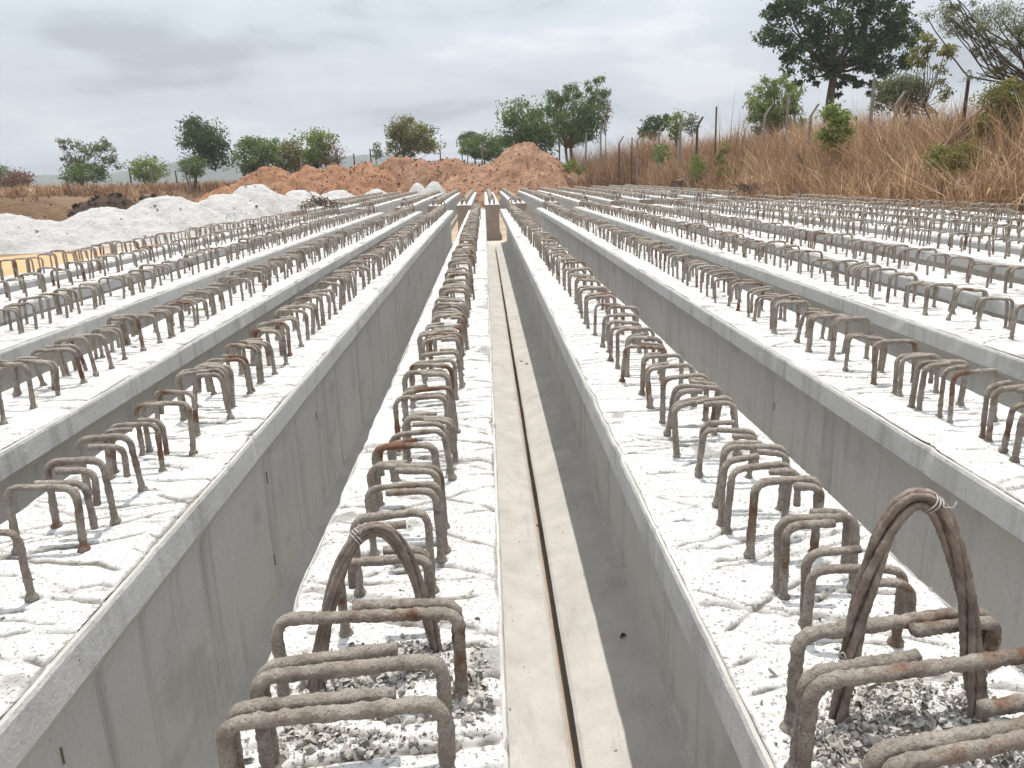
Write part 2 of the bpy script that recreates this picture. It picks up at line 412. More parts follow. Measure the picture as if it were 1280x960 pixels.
def beam_parts(root, xc, w, fl, fr, y0, y1, seed, lod):
    """concrete body and white top finish of one beam, in the root's frame (root at xc, y0, 0)"""
    near = lod == 0
    vis0 = max(y0, abs(xc) * 1.25 - 1.2) if y0 < 10 else y0
    # --- body
    if lod < 2: Yb = np.unique(np.r_[np.linspace(y0, vis0, 4), ysamples(vis0, y1, xc, .006 if near else .02, .012 if near else .03)])
    else: Yb = np.linspace(y0, y1, 24)
    cb_ = camber(Yb, y0, y1)
    eR = edge_noise(seed * 7 + 1, Yb, near); eL = edge_noise(seed * 7 + 2, Yb, near)
    oh = OH.get(seed, .155) if y0 < 10 else .035
    def side(sg, e, f):
        wv = w + e
        lp = LIP + .003 * fbm(Yb * .5, 0 * Yb, seed * 7 + 5 + sg, 3)
        o1 = 0 * Yb; ef = .0035 * fbm(Yb * 2.2, o1, seed + 19 + sg, 4)
        pr = [(wv - .010, T - .004 + o1), (wv - .003, T - .008 + e * .4), (wv, T - .018 + e * .3), (w + .001 + .3 * e, T - lp),
              (w - .006 + o1, T - lp - .006), (w - oh + .006 + o1, T - .20 + o1), (w - oh + o1, T - .235 + o1), (w - oh + o1, T - .79 + o1),
              (w - oh + .005 + o1, T - .815 + o1), (w - oh + .022 + o1, T - .83 + o1), (f - .012 + ef, FZ + .01 + o1), (f + ef, FZ + o1), (f + ef, -.11 + o1)]
        return [np.stack([sg * a, Yb - y0, b + cb_], -1) for a, b in pr]
    rows = side(-1, eL, fl)[::-1] + side(1, eR, fr)
    nc = len(rows); half = nc // 2
    G = Geo(); Vb = np.stack(rows, 1)
    G.add(Vb[:, :half].reshape(-1, 3), grid_faces(len(Yb), half)[:, ::-1])
    G.add(Vb[:, half:].reshape(-1, 3), grid_faces(len(Yb), half)[:, ::-1])
    # ends and underside
    for s_, fl_ in ((0, 1), (-1, 0)):
        ring = Vb[s_]; idx = np.arange(nc)[None]
        G.add(ring, idx if fl_ else idx[:, ::-1])
    und = np.stack([Vb[:, 0], Vb[:, -1]], 1).reshape(-1, 3); G.add(und, grid_faces(len(Yb), 2))
    me = G.mesh('beam_body'); me.materials.append(M['concrete'])
    if y0 > 10:
        me.materials.append(M['brown'])
        mi = np.zeros(len(me.polygons), np.int32)
        big = [p.index for p in me.polygons if len(p.vertices) == nc and p.center.y < 1]
        mi[big] = 1; me.polygons.foreach_set('material_index', mi)
    obj('beam_body', me, None, root)
    # --- top finish
    if lod < 2:
        Yt = np.unique(np.r_[np.linspace(y0, vis0, 4), ysamples(vis0, y1, xc, .003 if near else .005, .0055 if near else .014)]); nx = 77 if near else 27
    else: Yt = np.linspace(y0, y1, 160); nx = 9
    eR = edge_noise(seed * 7 + 1, Yt, near); eL = edge_noise(seed * 7 + 2, Yt, near)
    s = np.linspace(0, 1, nx)[None, :]
    xl = -(w + eL - .009)[:, None]; xr = (w + eR - .009)[:, None]
    Xg = xl + (xr - xl) * s; Yg = np.repeat(Yt[:, None], nx, 1)
    Z = .0016 * fbm(Xg * 14, Yg * 14, seed, 4) + .003 * fbm(Xg * 4, Yg * 4, seed + 9, 3)
    if near: Z = Z + .0014 * fbm(Xg * 55, Yg * 55, seed + 41, 2) + .0010 * np.abs(fbm(Xg * 25, Yg * 25, seed + 43, 2))
    wear_shade = np.zeros_like(Z)
    r = np.random.default_rng(seed * 13 + 4)
    y = vis0 + .02
    while y < y1 and lod < 2:
        dloc = math.hypot(xc, y)
        slope = r.normal(0, .38); xa = r.uniform(-w, w * .75) if r.random() < .75 else -w
        ln = r.uniform(.06, .30) if r.random() < .72 else r.uniform(.3, 2 * w)
        xb = xa + ln; wob = r.uniform(.006, .02); ph = r.uniform(0, 100)
        wid = max(r.uniform(.0034, .009), .0014 * dloc); dep = r.uniform(.004, .010)
        i0, i1 = np.searchsorted(Yt, [y - .16, y + .16])
        if i1 > i0 + 1:
            xs = Xg[i0:i1]; yy = y + slope * (xs - (xa + xb) / 2) + wob * fbm(xs * 9 + ph, 0 * xs, seed, 3) * 1.6 + .0045 * fbm(xs * 45 + ph, Yg[i0:i1] * 45, seed + 3, 2)
            env = sstep((xs - xa) / .04) * sstep((xb - xs) / .04)
            d = Yg[i0:i1] - yy
            gq = np.exp(-np.abs(d / wid) ** 3) * env * np.clip(.75 + 1.1 * fbm(xs * 30, Yg[i0:i1] * 30 + ph, seed, 2), 0, 1.3)
            Z[i0:i1] -= dep * gq; Z[i0:i1] += .35 * dep * np.clip(.6 + 1.6 * fbm(xs * 35 + 9, Yg[i0:i1] * 35 + ph, seed, 2), 0, 1.6) * np.exp(-((d - 1.8 * wid) / (1.1 * wid)) ** 2) * env
            wear_shade[i0:i1] = np.maximum(wear_shade[i0:i1], gq * r.uniform(.7, 1.5))  # groove dirt and groove shade, both painted dark along the groove shape
        y += r.uniform(.010, .045) * (1 + dloc * .03)
    ed = np.minimum(Xg - xl, xr - Xg)
    Z -= .006 * np.exp(-(ed / .012) ** 2)
    wear_shade = np.maximum(wear_shade, .75 * sstep((.006 + .016 * fbm(Xg * 5, Yg * 5, seed + 33, 4) - ed) / .008))
    wear_shade = np.maximum(wear_shade, .6 * sstep((fbm(Xg * 5, Yg * 5, seed + 71, 5) - .42) / .12))
    Vt = np.stack([Xg, Yg - y0, T + .004 + Z + camber(Yg, y0, y1)], -1).reshape(-1, 3)
    me = mesh_np('top_finish', Vt, grid_faces(len(Yt), nx), True); fattr(me, 'wear_shade', np.clip(wear_shade, 0, 1).ravel())
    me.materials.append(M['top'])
    obj('top_finish', me, None, root)

# --- stirrup meshes: a closed tie whose hooked end laps over the top or hangs down one side
def stirrup_geo(G, rs, wd, ht, rad, sides, step, lump, kind, flip, seed, off=(0, 0, 0), rise=0.0, loose=.018):
    fx = -1 if flip else 1
    lean = rs.normal(0, .006, 4); e = .04
    A = [(-wd / 2 + lean[0] * .5, lean[1], -e), (-wd / 2, 0, ht + rs.normal(0, .003)), (wd / 2, rs.normal(0, .004), ht + rise + rs.normal(0, .003)), (wd / 2 + lean[2] * .5, lean[3], -e)]
    paths = [A]
    dyo = rad * 2.05 + abs(rs.normal(0, loose))
    if kind == 0:      # half lap over the top, leg in the concrete
        x1 = rs.uniform(-.1, .3) * wd
        paths.append([(-wd / 2 + .004, dyo + lean[2], -e), (-wd / 2 + .003, dyo, ht + .002), (x1, dyo * 1.1, ht + .004)])
    elif kind == 1:    # short tail hanging down, cut off above the concrete
        x1 = rs.uniform(-.35, .15) * wd
        paths.append([(x1, -dyo * .9, ht - .002), (wd / 2 - .004, -dyo, ht - .004), (wd / 2 - .006 + lean[0], -dyo, ht * rs.uniform(.22, .5))])
    elif kind == 2:    # both
        paths.append([(-wd / 2 + .004, dyo, -e), (-wd / 2 + .003, dyo, ht + .002), (rs.uniform(.0, .2) * wd, dyo * 1.1, ht + .006)])
        paths.append([(rs.uniform(-.1, .1) * wd, -dyo, ht), (wd / 2 - .002, -dyo, ht - .002), (wd / 2, -dyo, ht * rs.uniform(.2, .45))])
    for i, p in enumerate(paths):
        P = np.array(p) * np.array([fx, 1, 1]) + np.array(off)
        P = resample(round_path(P, .032, 5 if sides > 5 else 2), step)
        rr_ = rad * (1 if i == 0 else .96) * (1 + .75 * np.exp(-((P[:, 2] - .002) / .007) ** 2) * (sides > 6))
        G.add(*tube(P, rr_, sides, lump, seed + i * 31))
def make_variants(n, rad, sides, step, lump, w0, w1, h0, h1, mats):
    outp = []
    for i in range(n):
        rs = np.random.default_rng(100 + i); G = Geo()
        stirrup_geo(G, rs, rs.uniform(w0, w1), rs.uniform(h0, h1), rad * rs.uniform(.92, 1.1), sides, step, lump, [0, 2, 1, 2, 0][i % 5], i % 3 == 1, 50 * i)
        me = G.mesh('stirrup', True); me.materials.append(mats[0] if i % 6 else mats[1]); outp.append(me)
    return outp
ST_HI = make_variants(14, .0087, 9, .0065, .26, .138, .165, .15, .172, (M['bar'], M['rbar']))
ST_LO = make_variants(10, .0088, 6, .02, .14, .138, .165, .15, .172, (M['bar'], M['rbar']))

def far_run(root, y0l, y1l, sp, seed, rad=.0105, jx=.012):
    """the far stirrups of one beam, too small to tell apart singly"""
    rs = np.random.default_rng(seed); G = Geo(); y = y0l
    while y < y1l:
        wd = rs.uniform(.14, .165); ht = rs.uniform(.145, .175)
        a = rs.normal(0, .07)
        P = np.array([(-wd / 2, 0, -.03), (-wd / 2, 0, ht * .84), (-wd * .34, 0, ht), (wd * .34, 0, ht), (wd / 2, 0, ht * .84), (wd / 2, 0, -.03)])
        P[:, 1] += P[:, 0] * a; P[:, 0] += rs.normal(0, jx); P += [0, y, T]
        G.add(*tube(P, rad, 4))
        if rs.random() < .7:
            Q = P[:4].copy(); Q[:, 1] += .024; Q[3, 0] = (P[0, 0] + P[5, 0]) / 2
            G.add(*tube(Q, rad, 4))
        y += sp * rs.uniform(.75, 1.25)
    me = G.mesh('stirrup_run', True); me.materials.append(M['bar'])
    o = obj('stirrup_run', me, None, root); o['kind'] = 'stuff'; return o

def strand_loop(root, p0, p1, apex, nstr=5, rs=.0068, bundle=.011, twist=5.0, ring=.012, seed=0, name='lifting_loop', bulge=.0):
    p0, p1, apex = map(np.array, (p0, p1, apex))
    t = np.linspace(0, 1, 90)[:, None]
    # half ellipse like arch through p0, apex, p1
    u_ = 2 * t - 1
    mid = (p0 + p1) / 2; hv = apex - mid; xv = (p0 - p1) / 2
    P = mid - xv * u_ * (1 + .06 * (1 - u_ ** 2)) + hv * (1 - np.abs(u_) ** 2.15)
    P = resample(P, .006); n = len(P)
    Tn = np.gradient(P, axis=0); Tn /= np.linalg.norm(Tn, axis=1)[:, None]
    out_ = _n(np.cross(xv, hv)); Bn = np.cross(Tn, out_); Bn /= np.linalg.norm(Bn, axis=1)[:, None]
    G = Geo(); s = np.linspace(0, 1, n)
    for k in range(nstr):
        ph = 2 * np.pi * k / nstr + twist * s + .5 * np.sin(5 * s + k + seed)
        br = bundle * (1 + .16 * np.sin(9 * s + k * 2 + seed))
        Q = P + (np.cos(ph) * br)[:, None] * out_ + (np.sin(ph) * br)[:, None] * Bn
        # seven-wire look: each strand is a tube with a helical ridge
        nsd = 18 if nstr > 4 else 6; V_, *Fs = tube(Q, rs, nsd)
        if nstr > 4:
            c0 = np.repeat(Q, nsd, 0); aa = np.tile(np.linspace(0, 2 * np.pi, nsd, endpoint=False), n); sq = np.repeat(np.arange(n) * .006, nsd)
            V_[:n * nsd] = c0 + (V_[:n * nsd] - c0) * (1 + .24 * np.cos(6 * aa + 2 * np.pi * 6 * sq / .16))[:, None]
        G.add(V_, *Fs)
    G.add(*tube(P, rs * 1.0, 6))
    me = G.mesh(name, True); me.materials.append(M['strand'])
    return obj(name, me, None, root), P
def wire_ring(root, c, nrm, r, name='tie_wire', wr=.0013, seed=0):
    rs = np.random.default_rng(seed); c = np.array(c); nrm = _n(np.array(nrm, float))
    u_ = _n(np.cross(nrm, [0.1, .9, .3])); v_ = np.cross(nrm, u_)
    t = np.linspace(0, 4.3 * np.pi, 70)[:, None]
    P = c + (u_ * np.cos(t) + v_ * np.sin(t)) * r * (1 + .08 * np.sin(3 * t + seed)) + nrm * (t / 13.5 - .5) * .012
    P = np.vstack([P, P[-1] + (u_ * .4 + nrm * .6) * .02, P[-1] + (u_ * .8 + nrm * .3) * .022])
    G = Geo(); G.add(*tube(P, wr, 5)); me = G.mesh(name, True); me.materials.append(M['wire'])
    return obj(name, me, None, root)

#      key, centre x, half width, label
ROW = [
 ('L5', -4.61, .24, 'outermost concrete beam on the left, beside the orange sand and white sand heap'),
 ('L4', -3.80, .24, 'concrete beam second from the left edge of the yard, next to the outermost left one'),
 ('L3', -2.895, .24, 'concrete beam third to the left of the one with the left strand loop'),
 ('L2', -1.893, .24, 'concrete beam second to the left of the one with the left strand loop'),
 ('L1', -1.07, .24, 'concrete beam directly left of the one with the left strand loop'),
 ('C', -.2165, .2225, 'concrete beam just left of the narrow dark slot, carrying the left strand loop'),
 ('R1', .643, .256, 'concrete beam just right of the narrow dark slot, carrying the tall right strand loop'),
 ('R2', 1.588, .248, 'concrete beam directly right of the one with the tall strand loop, stained side in view'),
 ('R3', 2.578, .248, 'concrete beam second to the right of the one with the tall strand loop'),
 ('R4', 3.462, .248, 'concrete beam third to the right of the one with the tall strand loop'),
 ('R5', 4.590, .248, 'concrete beam fourth to the right of the one with the tall strand loop'),
 ('R6', 5.51, .248, 'concrete beam fourth from the dry grass bank in the near row'),
 ('R7', 6.33, .248, 'concrete beam third from the dry grass bank in the near row'),
 ('R8', 7.22, .248, 'concrete beam second from the dry grass bank in the near row'),
 ('R9', 8.12, .248, 'rightmost near concrete beam, its stirrups standing against the dry grass bank'),
]
Y0, Y1 = .5, 20.7
BEAM = {}
SPC = {'C': .142, 'R1': .165, 'L1': .17, 'L2': .168, 'R2': .178, 'L4': .23, 'L5': .23}
xs_ = [b[1] for b in ROW]
for i, (key, xc, wd, lab) in enumerate(ROW):
    fl = min(.47, (xc - xs_[i - 1]) / 2 - .009) if i else .45
    fr = min(.47, (xs_[i + 1] - xc) / 2 - .009) if i < len(ROW) - 1 else .45
    if key == 'C': fr = .218 - .016 - xc
    if key == 'R1': fl = xc - .218 - .015
    root = empty('concrete_beam', (xc, Y0, 0), lab, 'beam', 'precast beams of the near row'); BEAM[key] = root
    beam_parts(root, xc, wd, fl, fr, Y0, Y1, i + 3, 0 if key in ('L1', 'C', 'R1', 'R2') else 1)
    rs = np.random.default_rng(i + 40)
    ystart = {'C': 1.31, 'R1': 1.215, 'L1': 1.12}.get(key, max(.75, abs(xc) * 1.3 - .9) + rs.uniform(0, .1))
    y = ystart; far_y = 14.6
    sc0 = {'L5': 1.0}.get(key, 1.0); k = 0
    while y < far_y:
        hi = math.hypot(xc, y) < 5.2
        me = (ST_HI if hi else ST_LO)[int(rs.integers(0, 14 if hi else 10))]
        o = bpy.data.objects.new('stirrup', me); COL.objects.link(o); o.parent = root
        o.location = (float(.016 * fbm(y * .9, 0.0, i + 5, 2)) + rs.normal(0, .012), y - Y0, T + camber(y, Y0, Y1) + .003)
        o.rotation_euler = (rs.normal(0, .07), rs.normal(0, .045), rs.normal(0, .10) + (math.pi if rs.random() < .35 else 0))
        s_ = rs.uniform(.92, 1.10); o.scale = (s_, s_, rs.uniform(.90, 1.10))
        y += SPC.get(key, .205) * rs.uniform(.74, 1.26); k += 1
    far_run(root, y - Y0, Y1 - Y0 - .12, SPC.get(key, .2), i + 900)
    # far lifting loop
    z = T
    strand_loop(root, (-.07, Y1 - Y0 - .55, z - .03), (.07, Y1 - Y0 - .5, z - .03), (0, Y1 - Y0 - .52, z + .27), nstr=4, seed=i)

def local(root, p): return np.array(p) - np.array(root.location)
# wide end stirrups, thick with mortar
def wide(root, x0, x1, y0_, y1_, ht, kind, flip, seed, rad=.0108, m='bar', rise=0.0):
    rs = np.random.default_rng(seed); G = Geo()
    stirrup_geo(G, rs, x1 - x0, ht, rad, 12, .005, .34, kind, flip, seed * 3, rise=rise, loose=.003)
    me = G.mesh('stirrup', True); me.materials.append(M[m])
    o = obj('stirrup', me, None, root); p = local(root, ((x0 + x1) / 2, (y0_ + y1_) / 2, T + .003)); o.location = p
    o.rotation_euler[2] = math.atan2(y1_ - y0_, x1 - x0); return o
c_ = BEAM['C']; r_ = BEAM['R1']
wide(c_, -.372, -.082, .872, .892, .162, 0, False, 11, .0108, 'rbar')
wide(c_, -.352, -.088, .955, .992, .165, 0, False, 12, .0108)
wide(c_, -.366, -.068, 1.115, 1.118, .160, 0, True, 14, .0105)
wide(r_, .447, .775, 1.005, 1.055, .162, 1, False, 15, .0110, 'rbar')
wide(r_, .418, .79, .885, .935, .165, 0, False, 16, .0108)
wide(r_, .440, .80, .765, .825, .162, 2, True, 17, .0108)
wide(r_, .455, .80, .665, .70, .162, 0, True, 18, .0108, 'rbar')
# strand loops
a_ = onz(389, 872, T); b_ = onz(549, 812, T); ap = ony(462, 652, (a_[1] + b_[1]) / 2)
lo, P = strand_loop(c_, local(c_, a_) - [0, 0, .03], local(c_, b_) - [0, 0, .03], local(c_, ap) + [.0, 0, -.014], nstr=5, rs=.0047, bundle=.0076, twist=6.5, seed=1)
wire_ring(lo, P[len(P) // 2 - 4], P[len(P) // 2] - P[len(P) // 2 - 6], .0130, seed=2)
a_ = onz(1046, 905, T); b_ = onz(1226, 905, T); ap = ony(1150, 612, (a_[1] + b_[1]) / 2)
lo, P = strand_loop(r_, local(r_, a_) - [0, 0, .03], local(r_, b_) - [0, 0, .03], local(r_, ap) + [.0, 0, -.014], nstr=5, rs=.0054, bundle=.0090, twist=8.0, seed=4)
n_ = len(P)
wire_ring(lo, P[n_ // 2 + 2], P[n_ // 2 + 3] - P[n_ // 2], .0152, seed=5)
wire_ring(lo, P[int(n_ * .17)], P[int(n_ * .17) + 3] - P[int(n_ * .17)], .0165, seed=6)
wire_ring(lo, P[int(n_ * .83)], P[int(n_ * .83) + 3] - P[int(n_ * .83)], .0170, seed=7)

# joint ridges across the bottom flanges, form-tie slots, lifting hole
def strip(root, pts, hw, th, m, name):
    G = Geo()
    for a_, b_ in zip(pts[:-1], pts[1:]):
        a_ = np.array(a_); b_ = np.array(b_); d = _n(b_ - a_); s_ = np.array([0, 1.0, 0]) * hw; up = np.array([0, 0, th])
        Vv = [a_ - s_, a_ + s_, b_ + s_, b_ - s_]; Vv = np.array(Vv + [v + up for v in Vv])
        G.add(Vv, np.array([(4, 5, 6, 7), (0, 1, 5, 4), (2, 3, 7, 6), (1, 2, 6, 5), (3, 0, 4, 7)]))
    me = G.mesh(name); me.materials.append(M[m]); return obj(name, me, None, root)
for yj in (5.6, 10.9, 16.0):
    strip(c_, [local(c_, (-.03, yj, FZ + .068)), local(c_, (.195, yj - .02, FZ + .0105))], .004, .0035, 'concrete', 'joint_ridge')
    strip(r_, [local(r_, (.50, yj + .02, FZ + .076)), local(r_, (.241, yj, FZ + .0105))], .004, .0035, 'concrete', 'joint_ridge')
def slot(root, x, y, z, h, wdt, m='darkchip', name='form_tie'):
    G = Geo(); Vv = np.array([(sx, sy * wdt / 2 * (1 if sz else .7), (sz - .5) * h) for sx in (-.004, .004) for sy in (-1, 1) for sz in (0, 1)])
    G.add(Vv, np.array([(0, 1, 3, 2), (4, 6, 7, 5), (0, 4, 5, 1), (2, 3, 7, 6), (1, 5, 7, 3), (0, 2, 6, 4)]))
    me = G.mesh(name); me.materials.append(M[m]); return obj(name, me, None, root, local(root, (x, y, z)))
l1 = BEAM['L1']; xw = -1.07 + .24 - .085
def onx(x, y, X): d = ray(x, y); return EYE + d * X / d[0]
for (px, py, h) in ((77, 945, .04), (333, 597, .05), (343, 700, .05), (395, 520, .04)):
    p = onx(px, py, xw); slot(l1, xw, p[1], p[2], h, .0035, 'brown')
r2 = BEAM['R2']; xw2 = 1.588 - .248 + .155
def disc_ring(root, p, r0, r1, m, name, sy=1.0):
    t = np.linspace(0, 2 * np.pi, 20, endpoint=False); G = Geo()
    A = np.stack([0 * t - .004, np.cos(t) * r0 * sy, np.sin(t) * r0], 1); B = np.stack([0 * t - .006, np.cos(t) * r1 * sy, np.sin(t) * r1], 1)
    C2 = np.stack([0 * t + .004, np.cos(t) * r1 * sy * 1.02, np.sin(t) * r1 * 1.02], 1)
    G.add(np.vstack([A, B, C2]), grid_faces(3, 20, True)); me = G.mesh(name); me.materials.append(M[m]); return obj(name, me, None, root, local(root, p))
p = onx(968, 508, xw2); o = disc_ring(r2, (xw2, p[1], p[2]), .002, .021, 'rubble', 'form_tie', .55)
xw1 = .643 - .256 + .155
p = onx(645, 353, xw1); disc_ring(r_, (xw1, p[1], p[2]), .03, .058, 'rust', 'lifting_hole', 1.2); disc_ring(r_, (xw1 - .001, p[1], p[2]), .001, .031, 'darkchip', 'hole_shade_disc', 1.2)  # flat dark disc paints the shade inside the hole, nothing is cut out

# ------------------------------------------------------------------ far row of beams
FAR = [-5.6, -4.7, -3.75, -2.5, -1.55, -.66, .22, 1.05, 2.05, 3.1, 4.05, 5.0, 5.95, 6.9, 7.8]
nl = {0: 'outermost left', 14: 'rightmost'}
ordn = ['first', 'second', 'third', 'fourth', 'fifth', 'sixth', 'seventh', 'eighth']
for i, xc in enumerate(FAR):
    k = i - 5
    if i == 5: lab = 'far row beam with a brown end face, seen left of the left loop beam'
    elif i == 6: lab = 'far row beam whose tall brown end face closes the narrow slot'
    elif k < 0: lab = f'far row beam, {ordn[-k-1]} to the left of the brown end face left of the slot'
    else: lab = f'far row beam, {ordn[k-2]} to the right of the one closing the slot'
    y0 = 23.9 + (i * 37 % 10) * .05
    root = empty('concrete_beam', (xc, y0, 0), lab, 'beam', 'precast beams of the far row')
    beam_parts(root, xc, .235, .27, .27, y0, y0 + 19.6, 60 + i, 2)
    far_run(root, .15, 19.4, .18, 300 + i, .012)
    strand_loop(root, (-.07, .6, T - .03), (.07, .6, T - .03), (0, .6, T + .26), nstr=4, seed=i)

# ------------------------------------------------------------------ rubble, chips, leaves
def chip_geo(rs, size, flat=.4):
    n = int(rs.integers(5, 8)); t = np.sort(rs.uniform(0, 2 * np.pi, n)); rad_ = size * rs.uniform(.6, 1.1, n)
    th = size * flat * rs.uniform(.5, 1.2)
    b = np.stack([np.cos(t) * rad_, np.sin(t) * rad_ * .75, 0 * t - th / 2], 1)
    tp = np.stack([np.cos(t) * rad_ * .78, np.sin(t) * rad_ * .6, 0 * t + th / 2 + rs.normal(0, th * .2, n)], 1)
    V_ = np.vstack([b, tp, [[0, 0, th * .65]]]); i = np.arange(n); j = (i + 1) % n
    q = Quaternion((rs.normal(0, .35), rs.normal(0, .35), rs.uniform(-1, 1), rs.uniform(.2, 1))).normalized().to_matrix()
    V_ = V_ @ np.array(q).T
    return V_, np.stack([i, j, n + j, n + i], 1), np.stack([n + i, n + j, i * 0 + 2 * n], 1)
def rubble(name, label, spots, n, smin, smax, seed, ztop=T + .008, xlim=(-.42, -.01)):
    rs = np.random.default_rng(seed); G = Geo()
    for _ in range(n):
        cx, cy, rx, ry, hh = spots[int(rs.integers(0, len(spots)))]
        dx_, dy_ = rs.normal(0, .62, 2); s_ = smin * (smax / smin) ** (rs.random() ** 2.6)
        V_, *Fs = chip_geo(rs, s_, rs.uniform(.45, .95)); z = ztop + s_ * .2 + hh * rs.random() * math.exp(-(dx_ ** 2 + dy_ ** 2) * 2)
        if not xlim[0] < cx + dx_ * rx < xlim[1]: continue
        G.add(V_ + [cx + dx_ * rx, cy + dy_ * ry, z], *Fs)
    me = G.mesh(name); o = obj(name, me, M['rubble']); return tag(o, label, 'rubble', kind='stuff')
def spot(px, py, rx, ry, h): p = onz(px, py, T); return (p[0], p[1], rx, ry, h)
rubble('mortar_rubble', 'grey mortar crumbs heaped under the left strand loop', [spot(455, 838, .13, .05, .016), spot(430, 862, .12, .05, .014), spot(520, 832, .06, .05, .016), spot(592, 868, .025, .07, .008), spot(420, 930, .14, .03, .006)], 2400, .0016, .014, 1)
rubble('mortar_rubble', 'grey mortar crumbs heaped between the wide stirrups under the right strand loop', [spot(1130, 880, .13, .06, .022), spot(1090, 905, .08, .05, .016), spot(1180, 935, .12, .06, .02), spot(1230, 945, .1, .06, .02), spot(1060, 940, .05, .05, .01)], 2600, .0016, .013, 2, xlim=(.41, .88))
def crumbs(key, xc, wd, n, ymax, seed):
    rs = np.random.default_rng(seed); G = Geo()
    for _ in range(n):
        y = .9 + (ymax - .9) * rs.random() ** 1.7; x = xc + rs.uniform(-wd, wd) * .95
        if rs.random() < .5: x = xc + rs.normal(0, .05)
        s_ = .0013 * (6.0 ** (rs.random() ** 3.2)); V_, *Fs = chip_geo(rs, s_, .8); G.add(V_ + [x, y, T + .006 + s_ * .25], *Fs)
    return tag(obj('loose_crumbs', G.mesh('loose_crumbs'), M['rubble']), f'small loose mortar crumbs strewn over the {key}', 'crumbs', kind='stuff')
crumbs('beam carrying the left loop', -.2165, .2215, 1300, 5, 5); crumbs('beam carrying the tall right loop', .643, .256, 1600, 5, 6)
crumbs('beam left of the left loop beam', -1.07, .24, 1100, 6, 7); crumbs('beam right of the tall loop beam', 1.588, .248, 1000, 6, 8)
G = Geo(); rs = np.random.default_rng(77)
for _ in range(420):
    y = 1.3 + 12 * rs.random() ** 1.8; sd = rs.random() < .4; x = rs.uniform(-.03, .19) if sd else rs.uniform(.245, .5)
    z = FZ + .0105 + ((.195 - x) / .225 * .06 if sd else (x - .241) / .26 * .066)
    s_ = .0025 * (5 ** (rs.random() ** 3)); V_, *Fs = chip_geo(rs, s_, .6); G.add(V_ + [x, y, z + s_ * .2], *Fs)
tag(obj('loose_crumbs', G.mesh('loose_crumbs'), M['rubble']), 'small crumbs and grit strewn along the ledges beside the narrow slot', 'crumbs', kind='stuff')
def chunk(px, py, size, label, m='rubble', flat=.55, z=T + .006, name='mortar_chunk', cat='mortar chunk', seed=0, group=None):
    rs = np.random.default_rng(seed + int(px)); p = onz(px, py, z)
    V_, *Fs = chip_geo(rs, size, flat); V_[:, 2] -= V_[:, 2].min()
    G = Geo(); G.add(V_, *Fs); o = obj(name, G.mesh(name), M[m], None, p); return tag(o, label, cat, group)
chunk(593, 858, .018, 'flat grey mortar flake right of the front left stirrup legs')
chunk(597, 885, .020, 'larger grey mortar flake between the front stirrup and the slot')
chunk(583, 905, .012, 'small grey mortar lump below the flakes beside the front stirrup')
chunk(512, 808, .013, 'dark grey mortar lump under the right leg of the left loop')
chunk(487, 807, .012, 'pale grey mortar lump under the left loop')
chunk(965, 846, .012, 'single grey mortar lump left of the tall right loop')
chunk(1156, 921, .011, 'round mortar lump in the rubble under the tall right loop')
chunk(1175, 925, .012, 'mortar lump nearest the right leg of the tall right loop')
chunk(980, 636, .016, 'grey mortar lump behind a stirrup on the right loop beam')
chunk(812, 503, .022, 'grey mortar lump between the stirrup rows on the right loop beam')
def leaf(px, py, z, size, label, m, rot=0.3, name='dry_leaf'):
    p = onz(px, py, z); t = np.linspace(-1, 1, 7); G = Geo()
    wv = .32 * np.sqrt(np.clip(1 - t ** 2, 0, 1)) * size
    A = np.stack([t * size, -wv, .18 * size * t ** 2 + .25 * wv], 1); B = np.stack([t * size, 0 * t, .12 * size * t ** 2], 1); C3 = np.stack([t * size, wv, .18 * size * t ** 2 + .25 * wv], 1)
    G.add(np.vstack([A, B, C3]), grid_faces(3, 7)); o = obj(name, G.mesh(name), M[m], None, p + [0, 0, .004]); o.rotation_euler = (.1, .1, rot)
    return tag(o, label, 'leaf')
leaf(661, 455, FZ + .045, .05, 'curled dry leaf lying on the sunlit ledge beside the dark slot', 'dryleaf', .6)
leaf(652, 452, FZ + .035, .032, 'smaller dry leaf scrap left of the curled leaf beside the slot', 'dryleaf', 2.0)
leaf(246, 388, T + .012, .06, 'fresh green leaf lying between stirrups on a left beam', 'greenleaf', .5, 'green_leaf')
chunk(780, 799, .026, 'dark curled scrap on the shaded ledge under the right loop beam', 'darkchip', .3, FZ + .06, 'dark_scrap', 'scrap')
chunk(671, 657, .026, 'rusty orange clod stuck in the narrow slot', 'rust', .8, FZ - .01, 'rust_clod', 'clod')
chunk(611, 292, .10, 'rounded dark clod lying at the foot of the brown end face', 'brown', .8, FZ + .03, 'earth_clod', 'clod')

